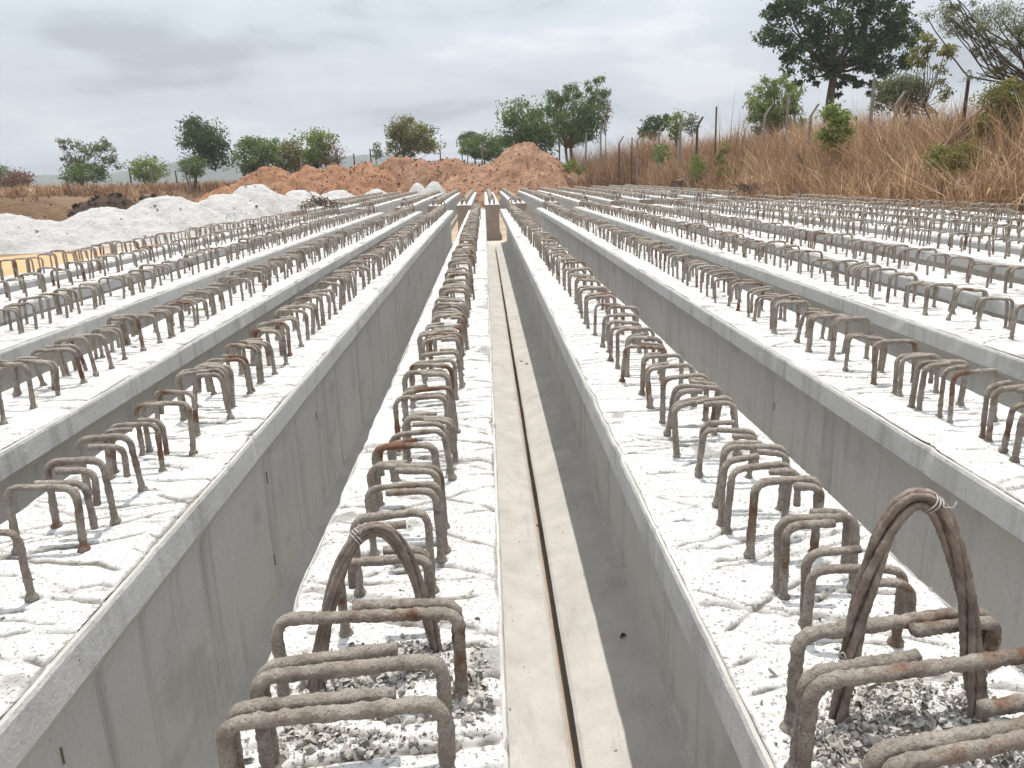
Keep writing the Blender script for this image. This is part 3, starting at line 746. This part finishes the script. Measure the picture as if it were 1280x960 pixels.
# ------------------------------------------------------------------ soil and sand heaps
def heap(name, label, humps, x0, x1, y0, y1, m, nx, ny, rough, seed, cat='mound', nscale=1.0, clods=0, csize=(.03, .14), cm=None):
    xs = np.linspace(x0, x1, nx); ys = np.linspace(y0, y1, ny); X, Y = np.meshgrid(xs, ys)
    Z = np.full_like(X, -.3); rnd_ = .16 if 'sand' in name else .03
    for (cx, cy, rx, ry, h, rot) in humps:
        c, s = math.cos(rot), math.sin(rot)
        a_ = ((X - cx) * c + (Y - cy) * s) / rx; b_ = (-(X - cx) * s + (Y - cy) * c) / ry
        r = np.sqrt(a_ ** 2 + b_ ** 2) + .12 * fbm(X * .9 * nscale + cx, Y * .9 * nscale, seed + int(cx * 3), 3)
        cone = h * (1 - np.sqrt(np.clip(r, 0, None) ** 2 + rnd_)) / (1 - math.sqrt(rnd_))
        sk = .35 * h * np.exp(-(r / .85) ** 2 * 1.6) - .12
        Z = np.maximum(Z, np.maximum(cone, np.minimum(sk, h)))
    Z = Z + rough * (fbm(X * 1.7 * nscale, Y * 1.7 * nscale, seed, 5) + .5 * np.abs(fbm(X * 4 * nscale, Y * 4 * nscale, seed + 5, 3))) * sstep((Z + .3) / .5)
    Z = np.maximum(Z, -.25)
    base = np.minimum(gz(X, Y), 0.0) if name == 'dirt_mound' else gz(X, Y)
    G = Geo(); G.add(np.stack([X, Y, Z + base], -1).reshape(-1, 3), grid_faces(ny, nx))
    rs = np.random.default_rng(seed)
    o = obj(name, G.mesh(name, True), M[m]); tag(o, label, cat)
    if clods:
        G = Geo(); n = 0
        while n < clods:
            i, j = int(rs.integers(1, ny - 1)), int(rs.integers(1, nx - 1))
            if Z[i, j] < .08 + .02: n += 1; continue
            s_ = csize[0] * (csize[1] / csize[0]) ** (rs.random() ** 2.2)
            V_, *Fs = chip_geo(rs, s_, .9); G.add(V_ + [X[i, j] + rs.normal(0, .05), Y[i, j] + rs.normal(0, .05), Z[i, j] + base[i, j] + s_ * .2], *Fs); n += 1
        if G.n:
            c = obj('clods', G.mesh('clods'), M[cm or m], o); c['kind'] = 'stuff'
    return o
heap('dirt_mound', 'tall conical reddish tan dirt mound beyond the far end of the beams', [(2.7, 49.5, 5.4, 4.2, 3.6, 0), (-.6, 49.2, 3.6, 3.0, 2.5, .1), (5.2, 49.0, 3.4, 3.0, 2.2, 0)], -5.5, 9.5, 44.6, 54.5, 'tansoil', 220, 150, .26, 21, clods=4200, csize=(.025, .11))
heap('dirt_mound', 'low grey brown rubble mound left of the tall conical one', [(-2.2, 51.5, 4.4, 3.2, 2.95, 0), (-5.4, 51.2, 4.6, 3.0, 3.15, .1), (-4, 51, 5, 3, 2.9, 0), (-7.2, 50.9, 4.2, 2.8, 2.8, 0)], -12.5, 2.5, 47, 55.5, 'greysoil', 190, 120, .28, 22, clods=3600, csize=(.03, .14))
heap('dirt_mound', 'long orange red dirt ridge behind the white sand', [(-7.4, 50.3, 4.8, 3.2, 2.75, 0), (-9.4, 50.8, 4.6, 3.0, 2.7, 0), (-11.2, 51, 4.8, 3.0, 2.7, 0), (-13.2, 50, 5.2, 3.4, 2.75, .1), (-15.6, 49.5, 4.2, 3.0, 1.75, .1)], -20.5, -3.5, 46, 54.5, 'redsoil', 240, 120, .26, 23, clods=4000, csize=(.025, .11))
heap('soil_heap', 'dark brown soil heap behind the left end of the white sand', [(-17.4, 38.0, 2.4, 1.8, 1.35, 0), (-15.5, 37.8, 2.2, 1.6, 1.35, 0)], -21, -12.5, 36, 41, 'darksoil', 90, 60, .2, 24, clods=500, csize=(.05, .2))
heap('soil_bank', 'low brown soil bank at the far left edge', [(-24, 36, 6.0, 3.0, .55, .15), (-30, 36, 6, 4, .6, 0)], -38, -16.5, 32, 43, 'brownsoil', 90, 50, .16, 25, clods=400)
heap('white_sand_heap', 'long white sand heap running along the left side of the yard', [(-15.2, 25.6, 3.6, 2.6, 1.02, -.5), (-13.2, 28.0, 3.2, 2.8, 1.15, -.7), (-12.6, 31.5, 3.2, 3.0, 1.42, -.8), (-11.3, 34.8, 2.8, 2.9, 1.35, -.8), (-10.6, 37.2, 2.6, 2.6, 1.7, -.8), (-9.0, 39.5, 2.6, 2.6, 1.5, -.9), (-7.8, 42.0, 2.8, 2.4, 1.42, -.9), (-5.9, 43.6, 2.4, 1.9, 1.3, -.9), (-18.5, 24.6, 4.2, 2.6, .62, -.3)], -24, -4.6, 21, 46, 'whitesand', 230, 260, .15, 26, 'sand heap', 1.2, clods=1500, csize=(.02, .10))
heap('white_sand_heap', 'small rounded white sand heap near the end of the left beams', [(-3.9, 46.2, 1.2, 1.2, 1.55, 0), (-2.9, 46.0, 1.3, 1.2, 1.6, 0)], -6.2, -.8, 44.2, 48.2, 'whitesand', 60, 50, .06, 27, 'sand heap', 1.2)
heap('orange_sand_patch', 'flat spread of orange sand left of the outermost beam', [(-12.0, 18.6, 4.6, 4.4, .12, .7), (-15, 16.5, 5.0, 4.5, .10, .4)], -22, -6.5, 10, 25, 'orangesand', 70, 70, .01, 28, 'sand')
heap('rubble_pile', 'small dark stone rubble pile at the foot of the dry grass', [(8.9, 36.6, 1.1, 1.0, 1.5, 0), (9.6, 36.8, 1.0, .9, 1.7, 0)], 6.8, 11.8, 35, 39, 'darksoil', 50, 40, .16, 29, 'rubble', clods=260, csize=(.05, .16), cm='greysoil')

# ------------------------------------------------------------------ trees
def leaves_geo(rs, pts, size, droop=.3, aspect=.45):
    n = len(pts); s = size * rs.uniform(.6, 1.35, n)
    d = rs.normal(0, 1, (n, 3)); d[:, 2] -= droop * 2; d /= np.linalg.norm(d, axis=1)[:, None]
    q = rs.normal(0, 1, (n, 3)); q[:, 2] *= .5; wv = np.cross(d, q); wv /= np.linalg.norm(wv, axis=1)[:, None] + 1e-9
    a = pts; b = pts + d * s[:, None] * .5 + wv * (s * aspect)[:, None] * .5; c = pts + d * s[:, None]; e_ = pts + d * s[:, None] * .5 - wv * (s * aspect)[:, None] * .5
    V_ = np.stack([a, b, c, e_], 1).reshape(-1, 3)
    return V_, np.arange(4 * n).reshape(-1, 4)
def tree(name, label, Y, base_px, blobs, m, nleaf, size, trunk_r=.12, bark='bark', stems=1, droop=.3, ncl=60, csig=.34, group='trees and bushes around the yard', cat='tree', base_z=None, limbs=True, seed=0, fork=.45, aspect=.45, depth_k=.85, twigs=0, fork_px=None):
    """blobs: pixel ellipses (x, y, rx, ry[, weight]) of the crown, at distance Y"""
    nleaf = int(nleaf * 1.45); size = size * .74; csig = csig * .85; ncl = int(ncl * 1.15)
    rs = np.random.default_rng(seed + int(Y * 10) + int(base_px)); k = Y * 1.035 / F
    bx = ony(base_px, 230, Y)[0]; bz = float(gz(bx, Y)) if base_z is None else base_z
    B = [(ony(b[0], b[1], Y), b[2] * k, b[3] * k, (b[4] if len(b) > 4 else 1.0)) for b in blobs]
    root = empty(name, (bx, Y, bz - .05), label, cat, group); o0 = np.array([bx, Y, bz - .05])
    wts = np.array([rx * rz * max(rx, rz) ** .5 * wq for _, rx, rz, wq in B]); wts /= wts.sum()
    pts = []; tones = []; cents = []
    for (c, rx, rz, wq), wt in zip(B, wts):
        nc = max(5, int(ncl * wt))
        d = rs.normal(0, 1, (nc, 3)); d /= np.linalg.norm(d, axis=1)[:, None]
        rad = rs.uniform(.25, 1.0, nc) ** .55
        cc = c + d * rad[:, None] * np.array([rx, rx * depth_k, rz])
        cents.append(cc)
        nl_ = int(nleaf * wt / nc) + 1; sg = csig * min(rx, rz) * rs.uniform(.55, 1.25, nc)
        for q in range(nc):
            pp = cc[q] + np.clip(rs.normal(0, 1, (nl_, 3)), -1.7, 1.7) * sg[q] * np.array([1, 1, .72]); pts.append(pp)
            tones.append(np.clip(rs.normal(rs.uniform(.1, .85), .2, nl_), 0, 1))
    pts = np.concatenate(pts); tones = np.concatenate(tones)
    keep = pts[:, 2] > bz + .1; pts = pts[keep]; tones = tones[keep]
    V_, f_ = leaves_geo(rs, pts - o0, size, droop, aspect)
    me = mesh_np('crown', V_, f_); fattr(me, 'tone', np.repeat(tones, 4)); obj('crown', me, M[m], root)
    # trunk and limbs
    G = Geo(); top = max(B, key=lambda b: b[3] * b[1] * b[2])[0] - o0
    allc = np.concatenate(cents) - o0
    for s_ in range(stems):
        j = np.array([rs.normal(0, .16), rs.normal(0, .16), 0]) * (stems > 1)
        fk = top * np.array([fork, fork, 0]) + np.array([0, 0, 1]) * max(.2, (min(b[0][2] - b[2] * .3 for b in B) - o0[2]) * .8) + j * 3
        if fork_px: fk[2] = ony(base_px, fork_px, Y)[2] - o0[2]
        P = resample(np.array([j, j + (fk - j) * .5 + rs.normal(0, .05, 3) * trunk_r * 8, fk]), max(.15, trunk_r))
        G.add(*tube(P, np.linspace(trunk_r * (1.25 if stems == 1 else .8), trunk_r * .72, len(P)), 8, .15, s_))
        if limbs:
            tg = [b[0] - o0 for b in B] + [allc[int(i)] for i in rs.integers(0, len(allc), 9 + twigs)]
            for t_ in tg:
                mid = fk + (t_ - fk) * .5 + np.array([0, 0, -.08]) * np.linalg.norm(t_ - fk) + rs.normal(0, .07, 3) * np.linalg.norm(t_ - fk)
                P = resample(np.array([fk, mid, t_]), .25)
                P = P + rs.normal(0, .012, P.shape)
                G.add(*tube(P, np.linspace(trunk_r * rs.uniform(.2, .45), .008 + trunk_r * .05, len(P)), 6, .1, 3))
    obj('trunk', G.mesh('trunk', True), M[bark], root)
    return root
tree('bush', 'reddish brown bush with green patches at the far left edge', 66, 14, [(22, 225, 18, 11)], 'g_red', 1500, .22, .07, stems=3, cat='bush')
tree('bush', 'dark green bush cut by the left edge of the picture', 67, -6, [(-8, 222, 20, 15)], 'g_mid', 1600, .24, .07, stems=3, cat='bush')
tree('small_tree', 'small thin tree with two sparse tufted crowns at the left', 60, 100, [(80, 181, 8, 8), (98, 193, 13, 14), (131, 188, 13, 14), (143, 203, 11, 9, .5), (86, 204, 9, 8, .6)], 'g_grey', 1300, .27, .05, stems=3, ncl=34, csig=.30)
tree('bush', 'leafy bush filling the foot of the sparse tufted tree', 59, 107, [(106, 217, 25, 12)], 'g_mid', 1800, .24, .06, stems=3, cat='bush')
tree('bush', 'bright yellow green rounded bush between the sparse tree and the dark one', 61, 186, [(186, 211, 20, 14)], 'g_lite', 1700, .24, .06, stems=3, cat='bush')
tree('tree', 'dark dense oval tree standing alone left of centre', 58, 242, [(254, 172, 24, 22), (262, 188, 20, 22), (244, 160, 14, 12), (270, 186, 14, 16)], 'g_dark', 5200, .26, .10, ncl=90)
tree('bush', 'small green bush at the foot of the dark oval tree', 56, 240, [(240, 208, 14, 13)], 'g_mid', 1100, .22, .05, stems=2, cat='bush')
tree('bush', 'broad green bush at the left end of the orange dirt ridge', 57, 322, [(315, 196, 22, 20), (336, 188, 16, 15)], 'g_mid', 3600, .25, .07, stems=3, cat='bush')
tree('bush', 'middle green bush behind the orange dirt ridge', 58.5, 362, [(362, 196, 18, 21)], 'g_olive', 2200, .25, .06, stems=3, cat='bush')
tree('small_tree', 'yellow green small tree behind the orange dirt ridge', 57.5, 396, [(392, 183, 18, 18), (402, 175, 14, 12), (392, 200, 16, 12)], 'g_lite', 2600, .26, .07, stems=2)
tree('bush', 'half bare reddish bush right of the yellow green small tree', 57, 420, [(419, 192, 13, 15)], 'g_red', 200, .16, .05, 'redbark', stems=3, cat='bush', twigs=14)
tree('sapling', 'thin sapling left of the round spreading tree', 60, 471, [(471, 188, 6, 9)], 'g_grey', 260, .2, .03, cat='sapling')
tree('tree', 'round spreading olive green tree on a forked trunk behind the dirt', 62, 508, [(512, 162, 24, 18), (532, 175, 16, 20), (497, 178, 15, 18), (514, 181, 24, 13)], 'g_olive', 4600, .27, .10, stems=2, ncl=80, csig=.28)
tree('bush', 'low dense green bush between the round tree and the mound', 64, 600, [(603, 183, 26, 14), (622, 186, 18, 13)], 'g_mid', 3600, .25, .08, stems=3, cat='bush')
tree('bush', 'dark small bush peeping over the low dense green one', 70, 583, [(585, 173, 11, 8)], 'g_dark', 900, .25, .06, stems=2, cat='bush')
tree('tree', 'broad leafy tree behind the left slope of the tall mound', 56, 658, [(655, 148, 24, 24), (668, 168, 26, 26), (642, 165, 16, 20), (648, 186, 22, 16)], 'g_mid', 6400, .28, .11, stems=2, ncl=95)
tree('tree', 'tall tree with upright clumps and red brown stems behind the mound', 53, 716, [(716, 114, 10, 18), (747, 108, 13, 15), (694, 130, 12, 20), (712, 145, 24, 22), (738, 145, 20, 22), (722, 165, 26, 16), (752, 122, 9, 12, .6)], 'g_mid', 7800, .26, .09, 'redbark', stems=4, ncl=130, droop=.7, csig=.3, aspect=.3)
tree('bush', 'reddish dry spray hanging right of the tall clumped tree', 53, 757, [(757, 138, 7, 13), (752, 150, 7, 9)], 'g_red', 320, .2, .03, 'redbark', cat='bush')
tree('small_tree', 'small dark umbrella shaped tree beyond the bent fence posts', 58, 818, [(818, 156, 15, 9), (832, 150, 9, 6), (812, 165, 12, 8)], 'g_dark', 1500, .26, .05)
tree('sapling', 'pale green sapling right of the umbrella shaped tree', 46, 845, [(845, 152, 9, 12), (842, 168, 6, 9)], 'g_lite', 500, .22, .03, cat='sapling')
tree('sapling', 'thin grey green sapling among the bent fence posts', 47, 865, [(864, 155, 8, 13)], 'g_grey', 300, .2, .03, cat='sapling')
tree('tree', 'rounded light green tree left of the big dark tree', 37, 968, [(970, 108, 20, 14), (950, 122, 15, 15), (990, 122, 17, 16), (972, 136, 32, 16), (960, 152, 26, 12, .6), (985, 150, 24, 12, .6)], 'g_lite', 6200, .20, .08, stems=3, ncl=120, csig=.27, aspect=.3)
tree('tree', 'big dark broad crowned tree reaching the top edge', 40, 1028, [(985, 30, 36, 30), (1040, 10, 42, 30), (1100, 25, 34, 30), (1010, 70, 34, 24), (1060, 62, 40, 26), (1110, 68, 32, 28), (975, -10, 30, 24), (1070, -25, 50, 26), (1075, 96, 30, 14, .6), (1128, 45, 20, 26), (1010, 96, 24, 13, .6), (1062, 108, 26, 13, .5), (1100, 110, 26, 12, .5)], 'g_dark', 19000, .25, .24, ncl=330, csig=.2, fork=.15, twigs=8, seed=3, fork_px=92)
tree('bush', 'grey green creeper covered bush below the big dark tree', 28, 1125, [(1125, 112, 26, 16), (1142, 122, 16, 16), (1105, 118, 14, 16)], 'g_grey', 4200, .13, .06, stems=3, cat='bush', csig=.4)
tree('sapling', 'slender leaning young tree with pale leaf tufts at the right', 23, 1188, [(1150, 70, 8, 13), (1160, 52, 8, 10), (1183, 62, 11, 8), (1172, 88, 8, 8, .5), (1178, 110, 12, 12, .4)], 'g_yel', 1300, .12, .03, cat='sapling', csig=.45, ncl=30, fork=.8)
tree('tree', 'feathery light tree reaching in over the right edge', 21, 1365, [(1178, 18, 20, 16), (1212, 34, 26, 16), (1195, -5, 28, 14), (1240, 20, 22, 22), (1238, 62, 22, 12), (1262, 84, 22, 14), (1270, 45, 18, 14), (1300, 20, 40, 30), (1330, 60, 40, 30), (1220, 92, 14, 8, .5)], 'g_grey', 15000, .10, .07, ncl=190, csig=.34, aspect=.25, droop=.5, twigs=34, fork=.75, seed=4)
tree('bush', 'olive green bush at the right edge in front of the feathery tree', 19, 1258, [(1250, 130, 22, 26), (1275, 150, 22, 28), (1240, 160, 22, 20), (1268, 118, 14, 16)], 'g_olive', 5200, .11, .05, stems=4, cat='bush', csig=.36)
tree('bush', 'bright green leafy shrub in the dry grass under the big tree', 25, 1045, [(1040, 142, 11, 11), (1052, 150, 12, 12), (1046, 166, 16, 14), (1032, 172, 12, 10, .5)], 'g_lite', 1100, .17, .03, stems=3, cat='bush', csig=.5, ncl=26, limbs=False)
tree('bush', 'grey green shrub low in the dry grass at the right', 16.5, 1188, [(1180, 190, 20, 9), (1207, 186, 18, 10), (1190, 203, 28, 12), (1215, 200, 18, 10, .5)], 'g_olive', 1500, .10, .03, stems=3, cat='bush', csig=.5, limbs=False)
tree('bush', 'small green weed low in the dry grass by the rubble pile', 34, 871, [(868, 200, 6, 6), (876, 205, 6, 6), (871, 216, 9, 11, .5)], 'g_lite', 520, .14, .02, stems=2, cat='weed', limbs=False)
tree('bush', 'small green weed right of the rubble pile, taller of the two', 33, 904, [(907, 184, 5, 8), (900, 198, 6, 9), (905, 214, 9, 12, .5)], 'g_yel', 520, .14, .02, stems=2, cat='weed', limbs=False)
tree('bush', 'dark green spiky weed left of the rubble pile', 38, 826, [(826, 186, 10, 5), (822, 194, 7, 8, .5), (831, 196, 6, 8, .5)], 'g_mid', 130, .24, .012, stems=2, cat='weed', limbs=False)
tree('bush', 'green weed at the foot of the red stemmed tree', 47.6, 722, [(712, 207, 9, 7), (724, 213, 7, 5)], 'g_lite', 500, .2, .02, stems=2, cat='weed', limbs=False)

# ------------------------------------------------------------------ fence posts
def post(px, ytop, Y, wdt, m, bent, lean, label):
    p = ony(px, ytop, Y); z0 = float(gz(p[0], Y)) - .1; h = p[2] - z0; G = Geo(); hw = wdt * .32
    if bent: c = [(0, 0, 0), (lean * .3, 0, h - .42), (lean * .3 + .26 * bent, 0, h)]
    else: c = [(0, 0, 0), (lean * .5, .02, h * .5), (lean, 0, h)]
    c = np.array(c); rings = []
    for i, q in enumerate(c):
        s_ = hw * (1.0, .96, .86)[i]; rings.append([q + [-s_, -s_, 0], q + [s_, -s_, 0], q + [s_, s_, 0], q + [-s_, s_, 0]])
    G.add(np.array(rings).reshape(-1, 3), grid_faces(3, 4, True)); G.add(np.array(rings[-1]), np.array([[0, 1, 2, 3]]))
    o = obj('fence_post', G.mesh('fence_post'), M[m], None, (p[0], Y, z0)); return tag(o, label, 'fence post', 'fence posts around the yard')
for a_ in [
 (94, 214, 66, .14, 'post', 0, 0, 'pale fence post in front of the sparse tufted tree'),
 (161, 210, 66, .14, 'darkpost', 0, 0, 'dark fence post left of the yellow green rounded bush'),
 (187, 209, 60, .14, 'post', 0, .1, 'pale fence post in front of the yellow green rounded bush'),
 (219, 213, 66, .14, 'darkpost', 0, 0, 'fence post right of the yellow green rounded bush'),
 (234, 206, 55.5, .14, 'post', 0, .05, 'pale fence post at the foot of the dark oval tree'),
 (304, 205, 55.5, .14, 'darkpost', 0, 0, 'dark fence post at the left end of the orange ridge'),
 (376, 197, 55, .15, 'post', 0, 0, 'pale fence post in front of the yellow green small tree'),
 (442, 192, 60, .15, 'darkpost', 0, 0, 'dark fence post between the half bare bush and the sapling'),
 (464, 186, 59, .15, 'darkpost', 0, -.1, 'dark fence post beside the thin sapling'),
 (550, 186, 60, .15, 'darkpost', 0, 0, 'dark fence post right of the round spreading tree'),
 (602, 177, 58, .16, 'post', 0, 0, 'pale fence post in front of the low dense bush'),
 (642, 176, 54.5, .16, 'post', 0, 0, 'pale fence post behind the left slope of the tall mound'),
 (699, 172, 52, .16, 'darkpost', 0, 0, 'dark fence post left of the red stems'),
 (731, 166, 51, .18, 'post', 0, .1, 'grey fence post just right of the red stems'),
 (751, 158, 50, .16, 'post', 0, 0, 'pale fence post right of the tall clumped tree'),
 (774, 170, 46, .11, 'darkpost', 1, 0, 'dark bent topped fence post, leftmost of the bent ones'),
 (790, 172, 45, .10, 'darkpost', 0, 0, 'short straight dark post between the two leftmost bent ones'),
 (797, 165, 44.5, .11, 'post', 1, 0, 'pale bent topped fence post left of the umbrella shaped tree'),
 (824, 154, 42, .14, 'post', 1, 0, 'pale bent topped fence post in front of the umbrella shaped tree'),
 (851, 147, 40, .16, 'post', 1, 0, 'bent topped fence post beside the pale green sapling'),
 (872, 146, 38, .16, 'darkpost', 1, 0, 'dark bent topped fence post left of the tall straight one'),
 (897, 133, 36, .11, 'darkpost', 0, -.05, 'tall straight dark post standing against the sky'),
 (956, 132, 33.5, .13, 'post', 1, .1, 'pale bent topped post in front of the rounded light green tree'),
 (986, 116, 33, .13, 'post', 0, 0, 'thin pale straight post right of the light green tree'),
 (1013, 130, 31, .14, 'post', 1, .2, 'pale leaning post left of the big dark trunk'),
 (1093, 98, 26.5, .13, 'post', 0, 0, 'tall pale post left of the creeper covered bush'),
 (1122, 114, 26.5, .14, 'post', 1, 0, 'pale bent topped post in front of the creeper bush'),
 (1211, 97, 22.5, .12, 'darkpost', 0, 0, 'tall dark post standing before the olive bush at the right'),
]: post(*a_)

# ------------------------------------------------------------------ dry grass
def grass(name, label, pos, rs, hmin, hmax, nb, wid, spread=.6, m='straw', tone=(.1, .9)):
    G_V = []; tones = []; n = len(pos)
    base = np.repeat(pos, nb, 0); N_ = len(base)
    base = base + np.c_[rs.normal(0, .10, (N_, 2)), np.zeros(N_)]
    h = rs.uniform(hmin, hmax, n).repeat(nb) * rs.uniform(.5, 1.1, N_)
    az = rs.uniform(0, 2 * np.pi, N_); ln = np.abs(rs.normal(0, spread, N_)) * h
    cl = (rs.normal(0, .25, (n, 2))).repeat(nb, 0) * h[:, None]
    d = np.stack([np.cos(az), np.sin(az)], 1) * ln[:, None] + cl
    wv = np.stack([-np.sin(az + rs.normal(0, .8, N_)), np.cos(az), 0 * az], 1); wv /= np.linalg.norm(wv, axis=1)[:, None]
    wv = wv * (wid * rs.uniform(.5, 1.3, N_))[:, None]
    p0 = base; p1 = base + np.c_[d * .3, h * .6]; drop = np.clip(ln / h, 0, 1)
    p2 = base + np.c_[d, h * (1 - .45 * drop ** 1.5)]
    V_ = np.stack([p0 - wv, p0 + wv, p1 + wv * .75, p1 - wv * .75, p2], 1).reshape(-1, 3)
    i = np.arange(N_) * 5
    f4 = np.stack([i, i + 1, i + 2, i + 3], 1); f3 = np.stack([i + 3, i + 2, i + 4], 1)
    patch = vnoise(base[:, 0] * .6, base[:, 1] * .6, 77)
    tt = rs.normal(0, .17, n).repeat(nb)
    t = np.clip(rs.uniform(*tone, N_) * .6 + patch * .45 - .05 + tt, 0, 1)
    me = mesh_np(name, V_, [f4, f3]); fattr(me, 'tone', np.repeat(t, 5))
    o = obj(name, me, M[m]); return tag(o, label, 'grass', kind='stuff')
rs = np.random.default_rng(5)
def scatter(n, x0, x1, y0, y1, cond):
    X = rs.uniform(x0, x1, n); Y = rs.uniform(y0, y1, n); k = cond(X, Y); X = X[k]; Y = Y[k]
    return np.c_[X, Y, gz(X, Y) - .03]
cond = lambda X, Y: (np.maximum(X - 9.1, np.minimum(Y - 45.3, (X - 6.0) * .9)) > .1) & (X < .62 * Y + 7) & (vnoise(X * .5, Y * .5, 31) > .12)
P_ = np.vstack([scatter(4600, 9, 16, 9, 50, cond), scatter(3400, 5.8, 26, 14, 58, cond)])
hv = 1 + .9 * fbm(P_[:, 0] * .45, P_[:, 1] * .3, 55, 3)
for lo_, hi_, h0, h1, lab in ((0, .85, .6, 1.35, 'shorter matted dry brown grass in the hollows of the bank on the right'), (.85, 9, 1.2, 2.4, 'tall dry brown grass standing in clumps on the bank on the right')):
    k = (hv >= lo_) & (hv < hi_); grass('dry_grass', lab, P_[k], rs, h0, h1, 15, .011, .5, tone=(-.2, 1.3))
P_ = scatter(2300, 9, 20, 12, 46, cond)
grass('straw_stalks', 'pale drooping straw stalks leaning out of the dry grass bank', P_, rs, 1.0, 2.2, 8, .017, .85, tone=(.6, 1.45))
P_ = scatter(900, 9, 24, 12, 50, cond)
grass('dead_stems', 'dark thin dead stems standing in the dry grass bank', P_, rs, 1.4, 2.4, 3, .010, .3, tone=(-.6, .1))
P_ = scatter(1500, 5.6, 12.5, 36, 57, cond)
grass('dry_grass', 'tall dry reddish grass between the tall mound and the bent fence posts', P_, rs, 1.7, 3.1, 14, .014, .4, tone=(-.2, 1.2))
P_ = scatter(2600, -50, -15, 29, 54, lambda X, Y: (vnoise(X * .35, Y * .35, 12) > .42) & (X < -.38 * Y - 1.5))
grass('field_grass', 'patchy low dry scrub on the brown ground at the far left', P_, rs, .15, .45, 9, .02, .7, tone=(-.3, .7))
# tall reed stalks standing against the sky
pr = np.array([[ony(x, 200, 36)[0], 36, 0] for x in (905, 908, 912, 916, 919, 922, 926, 931)]); pr[:, 2] = gz(pr[:, 0], pr[:, 1])
pr[:, 0] += 0; pr[:, 1] += rs.uniform(-1, 1, len(pr))
grass('tall_reeds', 'tall thin dry reeds rising against the sky beside the straight dark post', pr, rs, 3.4, 4.6, 5, .018, .10, tone=(.2, .8))
# low dry grass of the field on the left
P_ = scatter(9000, -70, 2, 42, 85, lambda X, Y: (vnoise(X * .3, Y * .3, 8) > .25) & (X > -.72 * Y - 4) & ((Y > 53) | (X < -20)))
grass('field_grass', 'low dry brown grass of the field behind the heaps', P_, rs, .4, .95, 7, .03, .5, tone=(0, 1.0))

# ------------------------------------------------------------------ scrap on the beam ends
def tangle(px, py, Y, label, n, r, seed, m='rust'):
    rs = np.random.default_rng(seed); p = ony(px, py, Y); G = Geo()
    for _ in range(n):
        a_ = rs.normal(0, r * .5, 3) * [1, 1, .5]; b_ = a_ + rs.normal(0, r * .8, 3) * [1, 1, .6]; c2 = (a_ + b_) / 2 + rs.normal(0, r * .25, 3)
        G.add(*tube(resample(np.array([a_, c2, b_]), .08), rs.uniform(.006, .014), 5))
    V0 = np.concatenate(G.V); lowest = V0[:, 2].min()
    o = obj('scrap_bundle', G.mesh('scrap_bundle', True), M[m], None, (p[0], Y, T + .16 - lowest * .6)); return tag(o, label, 'scrap')
tangle(402, 255, 20.3, 'tangled brown wire and twigs heaped on the end of the outermost left beam', 60, .24, 1, 'bark')
tangle(931, 254, 20.3, 'small dark tangle of wire on the stirrups of a right beam', 40, .22, 2, 'darkpost')

rs = np.random.default_rng(3); p = ony(1196, 232, 17.5); G = Geo()
t_ = np.linspace(0, 2 * np.pi, 14, endpoint=False); rows_ = []
for kz, (zz_, rr_) in enumerate(((0, .16), (.08, .22), (.2, .17), (.27, .06))):
    rows_.append(np.stack([np.cos(t_) * rr_ * rs.uniform(.6, 1.3, 14), np.sin(t_) * rr_ * rs.uniform(.6, 1.3, 14), zz_ + rs.normal(0, .02, 14)], 1))
G.add(np.concatenate(rows_), grid_faces(4, 14, True)); G.add(rows_[-1], np.arange(14)[None])
o = obj('plastic_bag', G.mesh('plastic_bag'), m_simple('white_plastic', [(.3, (.62, .62, .62)), (.7, (.78, .78, .78))], 6, .5), None, (p[0], 17.5, max(p[2] - .15, float(gz(p[0], 17.5)))))
tag(o, 'crumpled white plastic bag caught in the dry grass at the right', 'bag')

# ------------------------------------------------------------------ haze
m = bpy.data.materials.new('haze_air'); m.use_nodes = True; nt = m.node_tree; nt.nodes.clear()
v = N(nt, 'ShaderNodeVolumePrincipled'); v.inputs['Color'].default_value = (.86, .90, .96, 1); v.inputs['Density'].default_value = .0006; v.inputs['Anisotropy'].default_value = .2
o_ = N(nt, 'ShaderNodeOutputMaterial'); nt.links.new(v.outputs[0], o_.inputs['Volume'])
Vh = np.array([(x, y, z) for x in (-1160, 1160) for y in (-1160, 1160) for z in (-1.6, 60)])
hz = obj('haze', mesh_np('haze', Vh, np.array([(0, 1, 3, 2), (4, 6, 7, 5), (0, 4, 5, 1), (2, 3, 7, 6), (1, 5, 7, 3), (0, 2, 6, 4)])), m)
tag(hz, 'thin pale haze in the air', 'haze', kind='stuff')
print('TRIS', sum(len(o.data.polygons) * 2 for o in bpy.data.objects if o.type == 'MESH'), 'uniq', sum(len(m_.polygons) * 2 for m_ in bpy.data.meshes), 'objs', len(bpy.data.objects))
